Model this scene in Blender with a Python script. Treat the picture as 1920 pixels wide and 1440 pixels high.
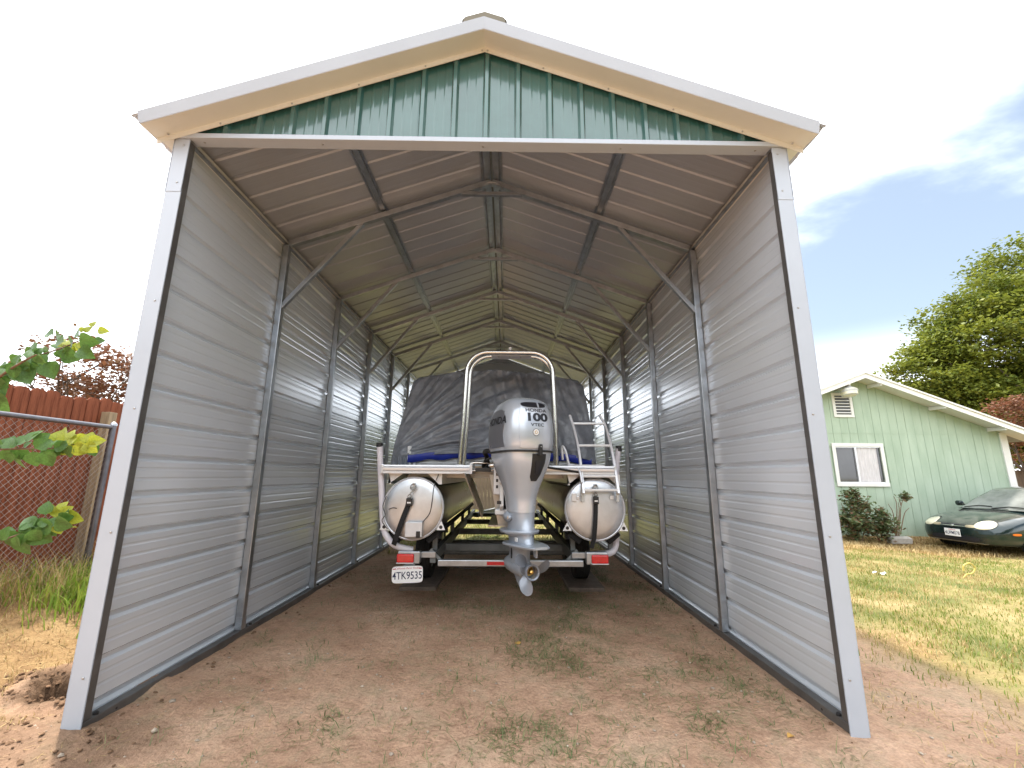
import bpy, bmesh, math, random
import numpy as np
from mathutils import Vector, Matrix
from mathutils.bvhtree import BVHTree
R = math.radians
random.seed(7)
RNG = np.random.default_rng(11)
for o in list(bpy.data.objects):
    bpy.data.objects.remove(o)
SC = bpy.context.scene
COL = SC.collection

# ------------------------------------------------------------------ camera
F_PX, PITCH, YAW, ROLL = 809.4, R(11.94), R(0.585), R(0.41)
CAM = Vector((0.1907, -2.643, 1.366))
fw = Vector((math.sin(YAW) * math.cos(PITCH), math.cos(YAW) * math.cos(PITCH), math.sin(PITCH)))
rt = Vector((math.cos(YAW), -math.sin(YAW), 0))
up = rt.cross(fw)
rt2 = rt * math.cos(ROLL) + up * math.sin(ROLL)
up2 = -rt * math.sin(ROLL) + up * math.cos(ROLL)
cd = bpy.data.cameras.new('camera')
cam = bpy.data.objects.new('camera', cd)
COL.objects.link(cam)
cam.matrix_world = Matrix(((rt2.x, up2.x, -fw.x, CAM.x), (rt2.y, up2.y, -fw.y, CAM.y), (rt2.z, up2.z, -fw.z, CAM.z), (0, 0, 0, 1)))
cd.sensor_width = 36.0
cd.lens = F_PX / 1920 * 36
cd.clip_start, cd.clip_end = 0.05, 3000
SC.camera = cam

def at_y(px, py, Y):
    d = fw * F_PX + rt2 * (px - 960) + up2 * (720 - py)
    return CAM + d * ((Y - CAM.y) / d.y)

# ------------------------------------------------------------------ world, sun, exposure
SUN_TO = Vector((0.30, -0.35, -1.0)).normalized()      # the way the light travels
SUN_EL = math.asin(-SUN_TO.z)
SUN_AZ = math.atan2(-SUN_TO.x, -SUN_TO.y)               # from +Y, clockwise
W = bpy.data.worlds.new('World')
SC.world = W
W.use_nodes = True
nt = W.node_tree
nt.nodes.clear()
N = nt.nodes.new
sky = N('ShaderNodeTexSky')
sky.sky_type = 'NISHITA'
sky.sun_disc = False
sky.sun_elevation = SUN_EL
sky.sun_rotation = SUN_AZ
sky.air_density, sky.dust_density, sky.ozone_density = 1.0, 1.6, 1.0
tc = N('ShaderNodeTexCoord')
sep = N('ShaderNodeSeparateXYZ')
nt.links.new(tc.outputs['Generated'], sep.inputs[0])
def wmath(op, a, b=None, clamp=False):
    n = N('ShaderNodeMath')
    n.operation = op
    n.use_clamp = clamp
    for i, v in enumerate((a, b)):
        if v is None:
            continue
        if isinstance(v, (int, float)):
            n.inputs[i].default_value = v
        else:
            nt.links.new(v, n.inputs[i])
    return n.outputs[0]
zc = wmath('MAXIMUM', sep.outputs['Z'], 0.0)
den = wmath('ADD', zc, 0.22)
comb = N('ShaderNodeCombineXYZ')
nt.links.new(wmath('DIVIDE', sep.outputs['X'], den), comb.inputs[0])
nt.links.new(wmath('DIVIDE', sep.outputs['Y'], den), comb.inputs[1])
noi = N('ShaderNodeTexNoise')
noi.inputs['Scale'].default_value = 0.9
noi.inputs['Detail'].default_value = 7
noi.inputs['Roughness'].default_value = 0.55
noi.inputs['Distortion'].default_value = 0.35
nt.links.new(comb.outputs[0], noi.inputs['Vector'])
# a bank of thin cloud lies over the sun's half of the sky and thins out towards +x
bank = wmath('MULTIPLY', sep.outputs['X'], -0.62)
lowz = wmath('MULTIPLY', wmath('SUBTRACT', 1.0, zc), 0.10)
hic = N('ShaderNodeMapRange')
hic.interpolation_type = 'SMOOTHSTEP'
hic.inputs['From Min'].default_value = 0.45
hic.inputs['From Max'].default_value = 0.64
hic.inputs['To Max'].default_value = 0.30
nt.links.new(zc, hic.inputs['Value'])
cov = wmath('ADD', wmath('ADD', noi.outputs[0], bank), wmath('ADD', lowz, hic.outputs[0]))
mr = N('ShaderNodeMapRange')
mr.interpolation_type = 'SMOOTHSTEP'
mr.inputs['From Min'].default_value = 0.17
mr.inputs['From Max'].default_value = 0.40
nt.links.new(cov, mr.inputs['Value'])
# haze whitens the sky close to the horizon
hz = N('ShaderNodeMapRange')
hz.interpolation_type = 'SMOOTHSTEP'
hz.inputs['From Min'].default_value = 0.28
hz.inputs['From Max'].default_value = 0.10
nt.links.new(sep.outputs['Z'], hz.inputs['Value'])
cl = wmath('MAXIMUM', mr.outputs[0], hz.outputs[0])
mix = N('ShaderNodeMix')
mix.data_type = 'RGBA'
nt.links.new(cl, mix.inputs[0])
veil = N('ShaderNodeMix')
veil.data_type = 'RGBA'
veil.inputs[0].default_value = 0.25
hzm = N('ShaderNodeMix')
hzm.data_type = 'RGBA'
hzm.blend_type = 'MULTIPLY'
hzm.inputs[0].default_value = 1.0
nt.links.new(sky.outputs[0], hzm.inputs[6])
hzm.inputs[7].default_value = (0.62, 0.58, 0.48, 1)
nt.links.new(hzm.outputs[2], veil.inputs[6])
veil.inputs[7].default_value = (3.0, 3.5, 4.5, 1)
nt.links.new(veil.outputs[2], mix.inputs[6])
mix.inputs[7].default_value = (8.3, 8.6, 9.0, 1)
bg = N('ShaderNodeBackground')
bg.inputs['Strength'].default_value = 0.12
nt.links.new(mix.outputs[2], bg.inputs['Color'])
out = N('ShaderNodeOutputWorld')
nt.links.new(bg.outputs[0], out.inputs['Surface'])

sl = bpy.data.lights.new('sun', 'SUN')
sl.energy = 2.1
sl.angle = R(2.5)
sl.color = (1.0, 0.93, 0.82)
so = bpy.data.objects.new('sun', sl)
COL.objects.link(so)
so.location = (-6, 9, 20)
so.rotation_euler = SUN_TO.to_track_quat('-Z', 'Y').to_euler()

SC.render.engine = 'CYCLES'
SC.cycles.caustics_reflective = False
SC.cycles.caustics_refractive = False
SC.cycles.max_bounces = 7
SC.cycles.diffuse_bounces = 5
SC.cycles.glossy_bounces = 5
SC.cycles.transparent_max_bounces = 8
SC.view_settings.view_transform = 'Standard'
SC.view_settings.look = 'None'
SC.view_settings.gamma = 1
SC.view_settings.exposure = 1.70

# ------------------------------------------------------------------ helpers
def lin(c):
    return tuple(((v / 255 + 0.055) / 1.055) ** 2.4 if v / 255 > 0.04045 else v / 255 / 12.92 for v in c)

MATS = {}
def mat(name, col, rough=0.5, metal=0.0, var=0.12, vs=6.0, bump=0.0, bs=60.0, coat=0.0, stretch=None, col2=None, rvar=0.0, transl=0.0, tint=None, spec=0.5, detail=5):
    """Principled material whose colour drifts with noise; tint = second colour reached through a per-face attribute."""
    m = bpy.data.materials.new(name)
    MATS[name] = m
    m.use_nodes = True
    t = m.node_tree
    b = t.nodes['Principled BSDF']
    n = t.nodes.new
    co = n('ShaderNodeTexCoord')
    mp = n('ShaderNodeMapping')
    if stretch:
        mp.inputs['Scale'].default_value = stretch
    t.links.new(co.outputs['Object'], mp.inputs[0])
    nz = n('ShaderNodeTexNoise')
    nz.inputs['Scale'].default_value = vs
    nz.inputs['Detail'].default_value = detail
    nz.inputs['Roughness'].default_value = 0.6
    t.links.new(mp.outputs[0], nz.inputs['Vector'])
    rp = n('ShaderNodeValToRGB')
    rp.color_ramp.elements[0].position = 0.32
    rp.color_ramp.elements[1].position = 0.68
    c2 = col2 or tuple(min(1, c * (1 + var)) for c in col)
    c1 = tuple(c * (1 - var) for c in col)
    rp.color_ramp.elements[0].color = (*c1, 1)
    rp.color_ramp.elements[1].color = (*c2, 1)
    t.links.new(nz.outputs[0], rp.inputs[0])
    colout = rp.outputs[0]
    if tint:
        at = n('ShaderNodeAttribute')
        at.attribute_name = 'tint'
        mx = n('ShaderNodeMix')
        mx.data_type = 'RGBA'
        t.links.new(at.outputs['Fac'], mx.inputs[0])
        t.links.new(colout, mx.inputs[6])
        mx.inputs[7].default_value = (*tint, 1)
        colout = mx.outputs[2]
    t.links.new(colout, b.inputs['Base Color'])
    b.inputs['Roughness'].default_value = rough
    b.inputs['Metallic'].default_value = metal
    b.inputs['Specular IOR Level'].default_value = spec
    b.inputs['Coat Weight'].default_value = coat
    if rvar:
        mrr = n('ShaderNodeMapRange')
        mrr.inputs['To Min'].default_value = max(0.02, rough - rvar)
        mrr.inputs['To Max'].default_value = min(1, rough + rvar)
        nz2 = n('ShaderNodeTexNoise')
        nz2.inputs['Scale'].default_value = vs * 0.7
        nz2.inputs['Detail'].default_value = 6
        t.links.new(mp.outputs[0], nz2.inputs['Vector'])
        t.links.new(nz2.outputs[0], mrr.inputs['Value'])
        t.links.new(mrr.outputs[0], b.inputs['Roughness'])
    if bump:
        nb = n('ShaderNodeTexNoise')
        nb.inputs['Scale'].default_value = bs
        nb.inputs['Detail'].default_value = 6
        t.links.new(mp.outputs[0], nb.inputs['Vector'])
        bp = n('ShaderNodeBump')
        bp.inputs['Strength'].default_value = bump
        bp.inputs['Distance'].default_value = 0.02
        t.links.new(nb.outputs[0], bp.inputs['Height'])
        t.links.new(bp.outputs[0], b.inputs['Normal'])
    if transl:
        tr = n('ShaderNodeBsdfTranslucent')
        t.links.new(colout, tr.inputs[0])
        ms = n('ShaderNodeMixShader')
        ms.inputs[0].default_value = transl
        o = t.nodes['Material Output']
        t.links.new(b.outputs[0], ms.inputs[1])
        t.links.new(tr.outputs[0], ms.inputs[2])
        t.links.new(ms.outputs[0], o.inputs['Surface'])
    return m

def link(o, parent=None):
    COL.objects.link(o)
    if parent is not None:
        o.parent = parent
        o.matrix_parent_inverse = WM[parent.as_pointer()].inverted()
    WM[o.as_pointer()] = o.matrix_basis.copy() if parent is None else o.matrix_basis.copy()
    return o
WM = {}

def tag(o, label=None, cat=None, group=None, kind=None):
    for k, v in (('label', label), ('category', cat), ('group', group), ('kind', kind)):
        if v:
            o[k] = v
    return o

def empty(name, loc, label, cat, rz=0.0, group=None):
    o = bpy.data.objects.new(name, None)
    o.empty_display_size = 0.2
    o.location = loc
    o.rotation_euler = (0, 0, rz)
    COL.objects.link(o)
    WM[o.as_pointer()] = Matrix.Translation(loc) @ Matrix.Rotation(rz, 4, 'Z')
    return tag(o, label, cat, group)

class MB:
    def __init__(s):
        s.v, s.f, s.m = [], [], []
    def add(s, vs, fs, mi=0):
        b = len(s.v)
        s.v += [tuple(p) for p in vs]
        s.f += [tuple(i + b for i in f) for f in fs]
        s.m += [mi] * len(fs)
        return s
    def box(s, x0, x1, y0, y1, z0, z1, mi=0):
        return s.add([(x0, y0, z0), (x1, y0, z0), (x1, y1, z0), (x0, y1, z0), (x0, y0, z1), (x1, y0, z1), (x1, y1, z1), (x0, y1, z1)],
                     [(0, 3, 2, 1), (4, 5, 6, 7), (0, 1, 5, 4), (1, 2, 6, 5), (2, 3, 7, 6), (3, 0, 4, 7)], mi)
    def bar(s, p0, p1, w, h, upv=(0, 0, 1), mi=0):
        """rectangular bar from p0 to p1, w across, h along upv"""
        p0, p1 = Vector(p0), Vector(p1)
        d = (p1 - p0).normalized()
        a = d.cross(Vector(upv)).normalized()
        u = a.cross(d)
        vs = []
        for p in (p0, p1):
            for i, j in ((-1, -1), (1, -1), (1, 1), (-1, 1)):
                vs.append(p + a * (i * w / 2) + u * (j * h / 2))
        return s.add(vs, [(3, 2, 1, 0), (4, 5, 6, 7), (0, 1, 5, 4), (1, 2, 6, 5), (2, 3, 7, 6), (3, 0, 4, 7)], mi)
    def tube(s, pts, r, n=10, mi=0, cap=True):
        pts = [Vector(p) for p in pts]
        rs = r if isinstance(r, (list, tuple)) else [r] * len(pts)
        vs, fs = [], []
        a = None
        for i, p in enumerate(pts):
            d = (pts[min(i + 1, len(pts) - 1)] - pts[max(i - 1, 0)]).normalized()
            if a is None:
                a = d.cross(Vector((0, 0, 1)) if abs(d.z) < 0.9 else Vector((1, 0, 0))).normalized()
            else:
                a = (a - d * a.dot(d)).normalized()
            b = d.cross(a)
            for k in range(n):
                t = 2 * math.pi * k / n
                vs.append(p + (a * math.cos(t) + b * math.sin(t)) * rs[i])
        for i in range(len(pts) - 1):
            for k in range(n):
                k2 = (k + 1) % n
                fs.append((i * n + k, i * n + k2, (i + 1) * n + k2, (i + 1) * n + k))
        if cap:
            fs.append(tuple(range(n - 1, -1, -1)))
            fs.append(tuple((len(pts) - 1) * n + k for k in range(n)))
        return s.add(vs, fs, mi)
    def loft(s, loops, cap0=True, cap1=True, mi=0, closed=True):
        n = len(loops[0])
        vs = [p for l in loops for p in l]
        fs = []
        for i in range(len(loops) - 1):
            for k in range(n if closed else n - 1):
                k2 = (k + 1) % n
                fs.append((i * n + k, i * n + k2, (i + 1) * n + k2, (i + 1) * n + k))
        if cap0:
            fs.append(tuple(range(n - 1, -1, -1)))
        if cap1:
            fs.append(tuple((len(loops) - 1) * n + k for k in range(n)))
        return s.add(vs, fs, mi)
    def lathe(s, prof, o=(0, 0, 0), axis=(0, 1, 0), n=24, mi=0, cap=True):
        """prof = [(distance along axis, radius)]"""
        o, d = Vector(o), Vector(axis).normalized()
        a = d.cross(Vector((0, 0, 1)) if abs(d.z) < 0.9 else Vector((1, 0, 0))).normalized()
        b = d.cross(a)
        loops = [[o + d * t + (a * math.cos(2 * math.pi * k / n) + b * math.sin(2 * math.pi * k / n)) * r for k in range(n)] for t, r in prof]
        return s.loft(loops, cap, cap, mi)
    def grid(s, fn, nu, nv, mi=0):
        vs = [fn(i / nu, j / nv) for j in range(nv + 1) for i in range(nu + 1)]
        fs = [(j * (nu + 1) + i, j * (nu + 1) + i + 1, (j + 1) * (nu + 1) + i + 1, (j + 1) * (nu + 1) + i) for j in range(nv) for i in range(nu)]
        return s.add(vs, fs, mi)
    def build(s, name, mats, parent=None, smooth=None, bevel=0, seg=2, recalc=True, sub=0):
        me = bpy.data.meshes.new(name)
        me.from_pydata(s.v, [], s.f)
        if not isinstance(mats, (list, tuple)):
            mats = [mats]
        for m in mats:
            me.materials.append(m if not isinstance(m, str) else MATS[m])
        if len(mats) > 1:
            me.polygons.foreach_set('material_index', s.m)
        if recalc:
            bm = bmesh.new()
            bm.from_mesh(me)
            bmesh.ops.recalc_face_normals(bm, faces=bm.faces)
            bm.to_mesh(me)
            bm.free()
        if smooth:
            me.polygons.foreach_set('use_smooth', [True] * len(me.polygons))
            if smooth < 180:
                me.set_sharp_from_angle(angle=R(smooth))
        me.update()
        o = bpy.data.objects.new(name, me)
        link(o, parent)
        if bevel:
            b = o.modifiers.new('bevel', 'BEVEL')
            b.width, b.segments, b.limit_method, b.angle_limit = bevel, seg, 'ANGLE', R(40)
            b.harden_normals = False
        if sub:
            q = o.modifiers.new('sub', 'SUBSURF')
            q.levels = q.render_levels = sub
        return o

def share(src, name, M, parent):
    """another object with the same mesh, moved by the matrix M in world space"""
    o = bpy.data.objects.new(name, src.data)
    o.matrix_basis = M
    for md in src.modifiers:
        if md.type == 'BEVEL':
            b = o.modifiers.new('bevel', 'BEVEL')
            b.width, b.segments, b.limit_method, b.angle_limit = md.width, md.segments, 'ANGLE', md.angle_limit
    COL.objects.link(o)
    if parent is not None:
        o.parent = parent
        o.matrix_parent_inverse = WM[parent.as_pointer()].inverted()
    WM[o.as_pointer()] = M.copy()
    return o

def sub_parent(o, parent):
    """parent one part under another part (parts keep their world place)"""
    o.parent = parent
    return o

def fast_mesh(name, verts, quads, mats, mi=None, tint=None, parent=None, tri=False):
    k = quads.shape[1]
    me = bpy.data.meshes.new(name)
    me.vertices.add(len(verts))
    me.vertices.foreach_set('co', np.ascontiguousarray(verts, dtype=np.float32).ravel())
    me.loops.add(quads.size)
    me.loops.foreach_set('vertex_index', np.ascontiguousarray(quads, dtype=np.int32).ravel())
    me.polygons.add(len(quads))
    me.polygons.foreach_set('loop_start', np.arange(0, quads.size, k, dtype=np.int32))
    for m in mats:
        me.materials.append(MATS[m])
    if mi is not None:
        me.polygons.foreach_set('material_index', np.ascontiguousarray(mi, dtype=np.int32))
    if tint is not None:
        a = me.attributes.new('tint', 'FLOAT', 'FACE')
        a.data.foreach_set('value', np.ascontiguousarray(tint, dtype=np.float32))
    me.update(calc_edges=True)
    me.validate()
    o = bpy.data.objects.new(name, me)
    link(o, parent)
    return o

def spline(pts, n=8):
    """Catmull-Rom through pts"""
    P = [Vector(p) for p in pts]
    P = [P[0] * 2 - P[1]] + P + [P[-1] * 2 - P[-2]]
    res = []
    for i in range(1, len(P) - 2):
        for k in range(n):
            t = k / n
            a, b, c, d = P[i - 1], P[i], P[i + 1], P[i + 2]
            res.append(0.5 * ((2 * b) + (c - a) * t + (2 * a - 5 * b + 4 * c - d) * t * t + (3 * b - a - 3 * c + d) * t ** 3))
    res.append(P[-2])
    return res

def text_verts(s, size, weight=0.0, shear=0.0, space=1.0):
    cu = bpy.data.curves.new('t', 'FONT')
    cu.body = s
    cu.size = size
    cu.align_x = 'CENTER'
    cu.align_y = 'CENTER'
    cu.offset = weight
    cu.shear = shear
    cu.space_character = space
    cu.resolution_u = 6
    o = bpy.data.objects.new('t', cu)
    COL.objects.link(o)
    bpy.context.view_layer.update()
    dg = bpy.context.evaluated_depsgraph_get()
    me = bpy.data.meshes.new_from_object(o.evaluated_get(dg))
    bm = bmesh.new()
    bm.from_mesh(me)
    bmesh.ops.triangulate(bm, faces=bm.faces)
    V = [v.co.copy() for v in bm.verts]
    Fs = [tuple(v.index for v in f.verts) for f in bm.faces]
    bm.free()
    bpy.data.objects.remove(o)
    bpy.data.curves.remove(cu)
    return V, Fs

def decal_text(name, s, size, origin, ux, uy, m, parent, bvh=None, direction=None, off=0.0015, weight=0.0, sx=1.0, shear=0.0, space=1.0):
    V, Fs = text_verts(s, size, weight, shear, space)
    origin, ux, uy = Vector(origin), Vector(ux).normalized(), Vector(uy).normalized()
    nrm = ux.cross(uy)
    vs = []
    for v in V:
        p = origin + ux * v.x * sx + uy * v.y
        if bvh is not None:
            d = Vector(direction).normalized()
            h = bvh.ray_cast(p - d * 0.6, d)
            if h[0] is not None:
                p = h[0] - d * off
        else:
            p = p + nrm * off
        vs.append(p)
    return MB().add(vs, Fs).build(name, m, parent, recalc=False)

def bvh_of(mb):
    return BVHTree.FromPolygons([Vector(v) for v in mb.v], mb.f)

def patch(bvh, origin, ux, uy, direction, outline, off=0.003, dome=0.0, rings=5):
    """a lens or panel that hugs a surface: outline (closed 2-D) filled by rings towards its centre and cast onto bvh"""
    origin, ux, uy, d = Vector(origin), Vector(ux).normalized(), Vector(uy).normalized(), Vector(direction).normalized()
    n = len(outline)
    cx = sum(p[0] for p in outline) / n
    cy = sum(p[1] for p in outline) / n
    loops = []
    for r in range(rings + 1):
        t = 1 - r / rings * 0.98
        l = []
        for (x, y) in outline:
            p = origin + ux * (cx + (x - cx) * t) + uy * (cy + (y - cy) * t)
            h = bvh.ray_cast(p - d * 1.0, d)
            q = h[0] if h[0] is not None else p
            l.append(q - d * (off + dome * (1 - t * t)))
        loops.append(l)
    edge = [p + d * (off + 0.01) for p in loops[0]]
    return MB().loft([edge] + loops, False, True)

def ellipse(a, b, n=28, rot=0.0, p=2.0):
    o = []
    for k in range(n):
        t = 2 * math.pi * k / n
        x = a * math.copysign(abs(math.cos(t)) ** (2 / p), math.cos(t))
        y = b * math.copysign(abs(math.sin(t)) ** (2 / p), math.sin(t))
        o.append((x * math.cos(rot) - y * math.sin(rot), x * math.sin(rot) + y * math.cos(rot)))
    return o

def vnoise(x, y, seed=0, oct=4):
    """cheap smooth value noise on numpy arrays, about -1..1"""
    x, y = np.asarray(x, float), np.asarray(y, float)
    tot, amp, nrm = 0, 1.0, 0
    for o in range(oct):
        xi, yi = np.floor(x).astype(np.int64), np.floor(y).astype(np.int64)
        xf, yf = x - xi, y - yi
        u, v = xf * xf * (3 - 2 * xf), yf * yf * (3 - 2 * yf)
        def h(a, b):
            k = (a * 374761393 + b * 668265263 + (seed + o) * 974634541) & 0xFFFFFFFF
            k = ((k ^ (k >> 13)) * 1274126177) & 0xFFFFFFFF
            return ((k ^ (k >> 16)) & 0xFFFF) / 32767.5 - 1
        n = (h(xi, yi) * (1 - u) + h(xi + 1, yi) * u) * (1 - v) + (h(xi, yi + 1) * (1 - u) + h(xi + 1, yi + 1) * u) * v
        tot = tot + n * amp
        nrm += amp
        amp *= 0.5
        x, y = x * 2.03 + 5.1, y * 2.03 + 9.7
    return tot / nrm

def sstep(a, b, x):
    t = np.clip((np.asarray(x, float) - a) / (b - a), 0, 1)
    return t * t * (3 - 2 * t)

def xf(mb, M):
    mb.v = [tuple(M @ Vector(p)) for p in mb.v]
    return mb
# ------------------------------------------------------------------ materials
mat('galvanised', (0.38, 0.405, 0.435), 0.36, 0.85, 0.16, 9, 0.02, 40, rvar=0.10)
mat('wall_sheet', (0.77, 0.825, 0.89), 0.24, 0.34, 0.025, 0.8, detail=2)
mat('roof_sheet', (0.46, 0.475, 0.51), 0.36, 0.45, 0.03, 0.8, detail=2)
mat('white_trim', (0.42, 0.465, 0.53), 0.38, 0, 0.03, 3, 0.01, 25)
mat('trim_bounce_warm', (0.66, 0.655, 0.60), 0.42, 0, 0.03, 3, 0.01, 25)  # white trim again, with warm ground bounce mixed into the colour
mat('green_sheet', (0.036, 0.105, 0.095), 0.22, 0, 0.10, 3, 0.012, 14, coat=0.7, spec=0.6)
MATS['green_sheet'].node_tree.nodes['Principled BSDF'].inputs['Coat IOR'].default_value = 1.5
MATS['green_sheet'].node_tree.nodes['Principled BSDF'].inputs['Coat Roughness'].default_value = 0.10
mat('screw', (0.42, 0.42, 0.42), 0.4, 0.8, 0.1)
mat('ridge_tan', (0.15, 0.13, 0.09), 0.7, 0, 0.1)
mat('board_old', (0.13, 0.095, 0.065), 0.9, 0, 0.3, 4, 0.2, 30, stretch=(8, 8, 0.7))
mat('weed_bright', (0.20, 0.32, 0.045), 0.6, 0, 0.3, 3, tint=(0.34, 0.40, 0.07), transl=0.35, spec=0.25)
mat('foam', (0.34, 0.29, 0.19), 0.8, 0, 0.1)
mat('alu_satin', (0.52, 0.535, 0.57), 0.30, 1.0, 0.06, 5, 0.012, 20, rvar=0.08)
mat('alu_brushed', (0.58, 0.60, 0.63), 0.40, 1.0, 0.12, 5, 0.03, 60, rvar=0.12)
mat('trailer_steel', (0.17, 0.18, 0.18), 0.6, 0.3, 0.2, 7)
mat('pod_metal', (0.40, 0.385, 0.36), 0.35, 0.9, 0.1, 7)
mat('alu_bright', (0.74, 0.76, 0.80), 0.32, 0.4, 0.04, 6)
mat('steel_tube', (0.70, 0.68, 0.64), 0.2, 1.0, 0.05, 9)
mat('motor_silver', (0.50, 0.545, 0.61), 0.26, 0.38, 0.03, 6, coat=0.5)
mat('motor_recess_shade', (0.24, 0.25, 0.28), 0.30, 0.55, 0.03, 6, coat=0.4)  # darker silver standing in for shade in the cowl's side recess
mat('motor_leg', (0.38, 0.425, 0.49), 0.34, 0.32, 0.06, 8, coat=0.2)
mat('bracket_white', (0.62, 0.63, 0.65), 0.4, 0.3, 0.06, 8)
mat('black_plastic', (0.015, 0.015, 0.016), 0.4, 0, 0.2, 20)
mat('black_rubber', (0.022, 0.022, 0.022), 0.75, 0, 0.35, 25, 0.1, 90)
mat('black_web', (0.012, 0.012, 0.013), 0.85, 0, 0.3, 60, 0.2, 300)
mat('brass', (0.72, 0.45, 0.14), 0.3, 1.0, 0.15, 30)
mat('prop_grey', (0.22, 0.24, 0.28), 0.30, 0.3, 0.06, 10, coat=0.3)
mat('tarp_grey', (0.19, 0.208, 0.24), 0.30, 0, 0.16, 9, 0.35, 16, col2=(0.25, 0.272, 0.31))
mat('tarp_blue', (0.012, 0.030, 0.30), 0.42, 0, 0.2, 9, 0.2, 22)
mat('pvc', (0.70, 0.68, 0.74), 0.4, 0, 0.05, 8)
mat('boat_panel', (0.62, 0.63, 0.64), 0.4, 0.15, 0.05, 8)
mat('red_lens', (0.55, 0.008, 0.012), 0.14, 0, 0.15, 30, coat=0.6)
mat('red_reflector', (0.50, 0.015, 0.02), 0.3, 0, 0.15, 60)
mat('amber_lens', (0.75, 0.16, 0.015), 0.15, 0, 0.1, 30, coat=0.6)
mat('plate_white', (0.80, 0.80, 0.80), 0.4, 0, 0.03, 20)
mat('ink_navy', (0.015, 0.025, 0.07), 0.5, 0, 0.1)
mat('ink_red', (0.45, 0.03, 0.05), 0.5, 0, 0.1)
mat('ink_black', (0.012, 0.013, 0.018), 0.35, 0, 0.1)
mat('concrete', (0.20, 0.155, 0.125), 0.9, 0, 0.2, 12, 0.3, 80)
mat('carpet', (0.018, 0.018, 0.019), 0.95, 0, 0.3, 60, 0.4, 200)
mat('fence_wood', (0.165, 0.048, 0.024), 0.9, 0, 0.35, 4, 0.25, 30, stretch=(8, 8, 0.7), col2=(0.29, 0.095, 0.048), spec=0.15)
mat('rail_steel', (0.13, 0.13, 0.145), 0.35, 0.8, 0.2, 9)
mat('wire_steel', (0.26, 0.23, 0.21), 0.6, 0.5, 0.2, 9)
mat('galv_reflect_dark', (0.15, 0.145, 0.14), 0.42, 0.5, 0.2, 6, 0.02, 40)  # galvanised steel again, with the dark it reflects put into the colour
mat('post_wood', (0.30, 0.22, 0.13), 0.85, 0, 0.3, 4, 0.3, 30, stretch=(8, 8, 0.7))
mat('siding_green', (0.36, 0.46, 0.345), 0.65, 0, 0.08, 1.6, 0.08, 26, stretch=(3, 3, 0.8), col2=(0.41, 0.50, 0.39))
mat('house_white', (0.74, 0.73, 0.70), 0.55, 0, 0.05, 4, 0.03, 20)
mat('shingle', (0.32, 0.31, 0.30), 0.85, 0, 0.2, 20, 0.3, 80)
mat('window_dark', (0.06, 0.06, 0.065), 0.08, 0, 0.2, 2, coat=0.5)
mat('curtain', (0.60, 0.57, 0.58), 0.8, 0, 0.12, 5, stretch=(6, 1, 1))
mat('lamp_metal', (0.50, 0.50, 0.48), 0.45, 0.4, 0.1)
mat('bark', (0.075, 0.055, 0.04), 0.9, 0, 0.35, 14, 0.5, 40)
mat('twig', (0.16, 0.10, 0.06), 0.8, 0, 0.3, 30)
mat('leaf_tree', (0.080, 0.118, 0.020), 0.5, 0, 0.3, 1.1, tint=(0.25, 0.27, 0.036), transl=0.35, spec=0.3)
mat('leaf_red', (0.13, 0.075, 0.035), 0.55, 0, 0.3, 2, tint=(0.22, 0.085, 0.05), transl=0.3, spec=0.3)
mat('leaf_rose', (0.12, 0.17, 0.07), 0.5, 0, 0.3, 6, tint=(0.25, 0.11, 0.07), transl=0.4)
mat('leaf_heart', (0.080, 0.170, 0.032), 0.38, 0, 0.25, 9, transl=0.35, bump=0.15, bs=40)
mat('leaf_young', (0.36, 0.40, 0.04), 0.42, 0, 0.25, 9, transl=0.45)
mat('grass_green', (0.145, 0.215, 0.038), 0.6, 0, 0.3, 1.5, tint=(0.34, 0.31, 0.085), transl=0.3, spec=0.25)
mat('grass_dry', (0.42, 0.30, 0.13), 0.75, 0, 0.25, 2, tint=(0.55, 0.42, 0.22), transl=0.2, spec=0.2)
mat('grass_weed', (0.115, 0.165, 0.065), 0.6, 0, 0.25, 2, tint=(0.28, 0.27, 0.13), transl=0.25, spec=0.25)
mat('pebble', (0.38, 0.31, 0.24), 0.85, 0, 0.35, 3)
mat('leaf_fallen', (0.50, 0.28, 0.07), 0.6, 0, 0.2, 40)
mat('hose_yellow', (0.55, 0.42, 0.10), 0.5, 0, 0.1)
mat('car_green', (0.009, 0.022, 0.024), 0.22, 0.35, 0.08, 4, coat=0.8, rvar=0.1)
mat('car_dust', (0.17, 0.155, 0.13), 0.65, 0.0, 0.3, 5)
mat('car_glass', (0.16, 0.17, 0.165), 0.12, 0, 0.25, 2.2, coat=0.6, col2=(0.26, 0.27, 0.26))
mat('headlight', (0.70, 0.66, 0.50), 0.16, 0, 0.1, 14, coat=0.7)
mat('chrome', (0.75, 0.75, 0.75), 0.15, 1.0, 0.05)
mat('wheel_rim', (0.40, 0.40, 0.42), 0.4, 0.7, 0.1)
mat('block_grey', (0.33, 0.31, 0.28), 0.9, 0, 0.2, 12, 0.2, 60)

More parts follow.
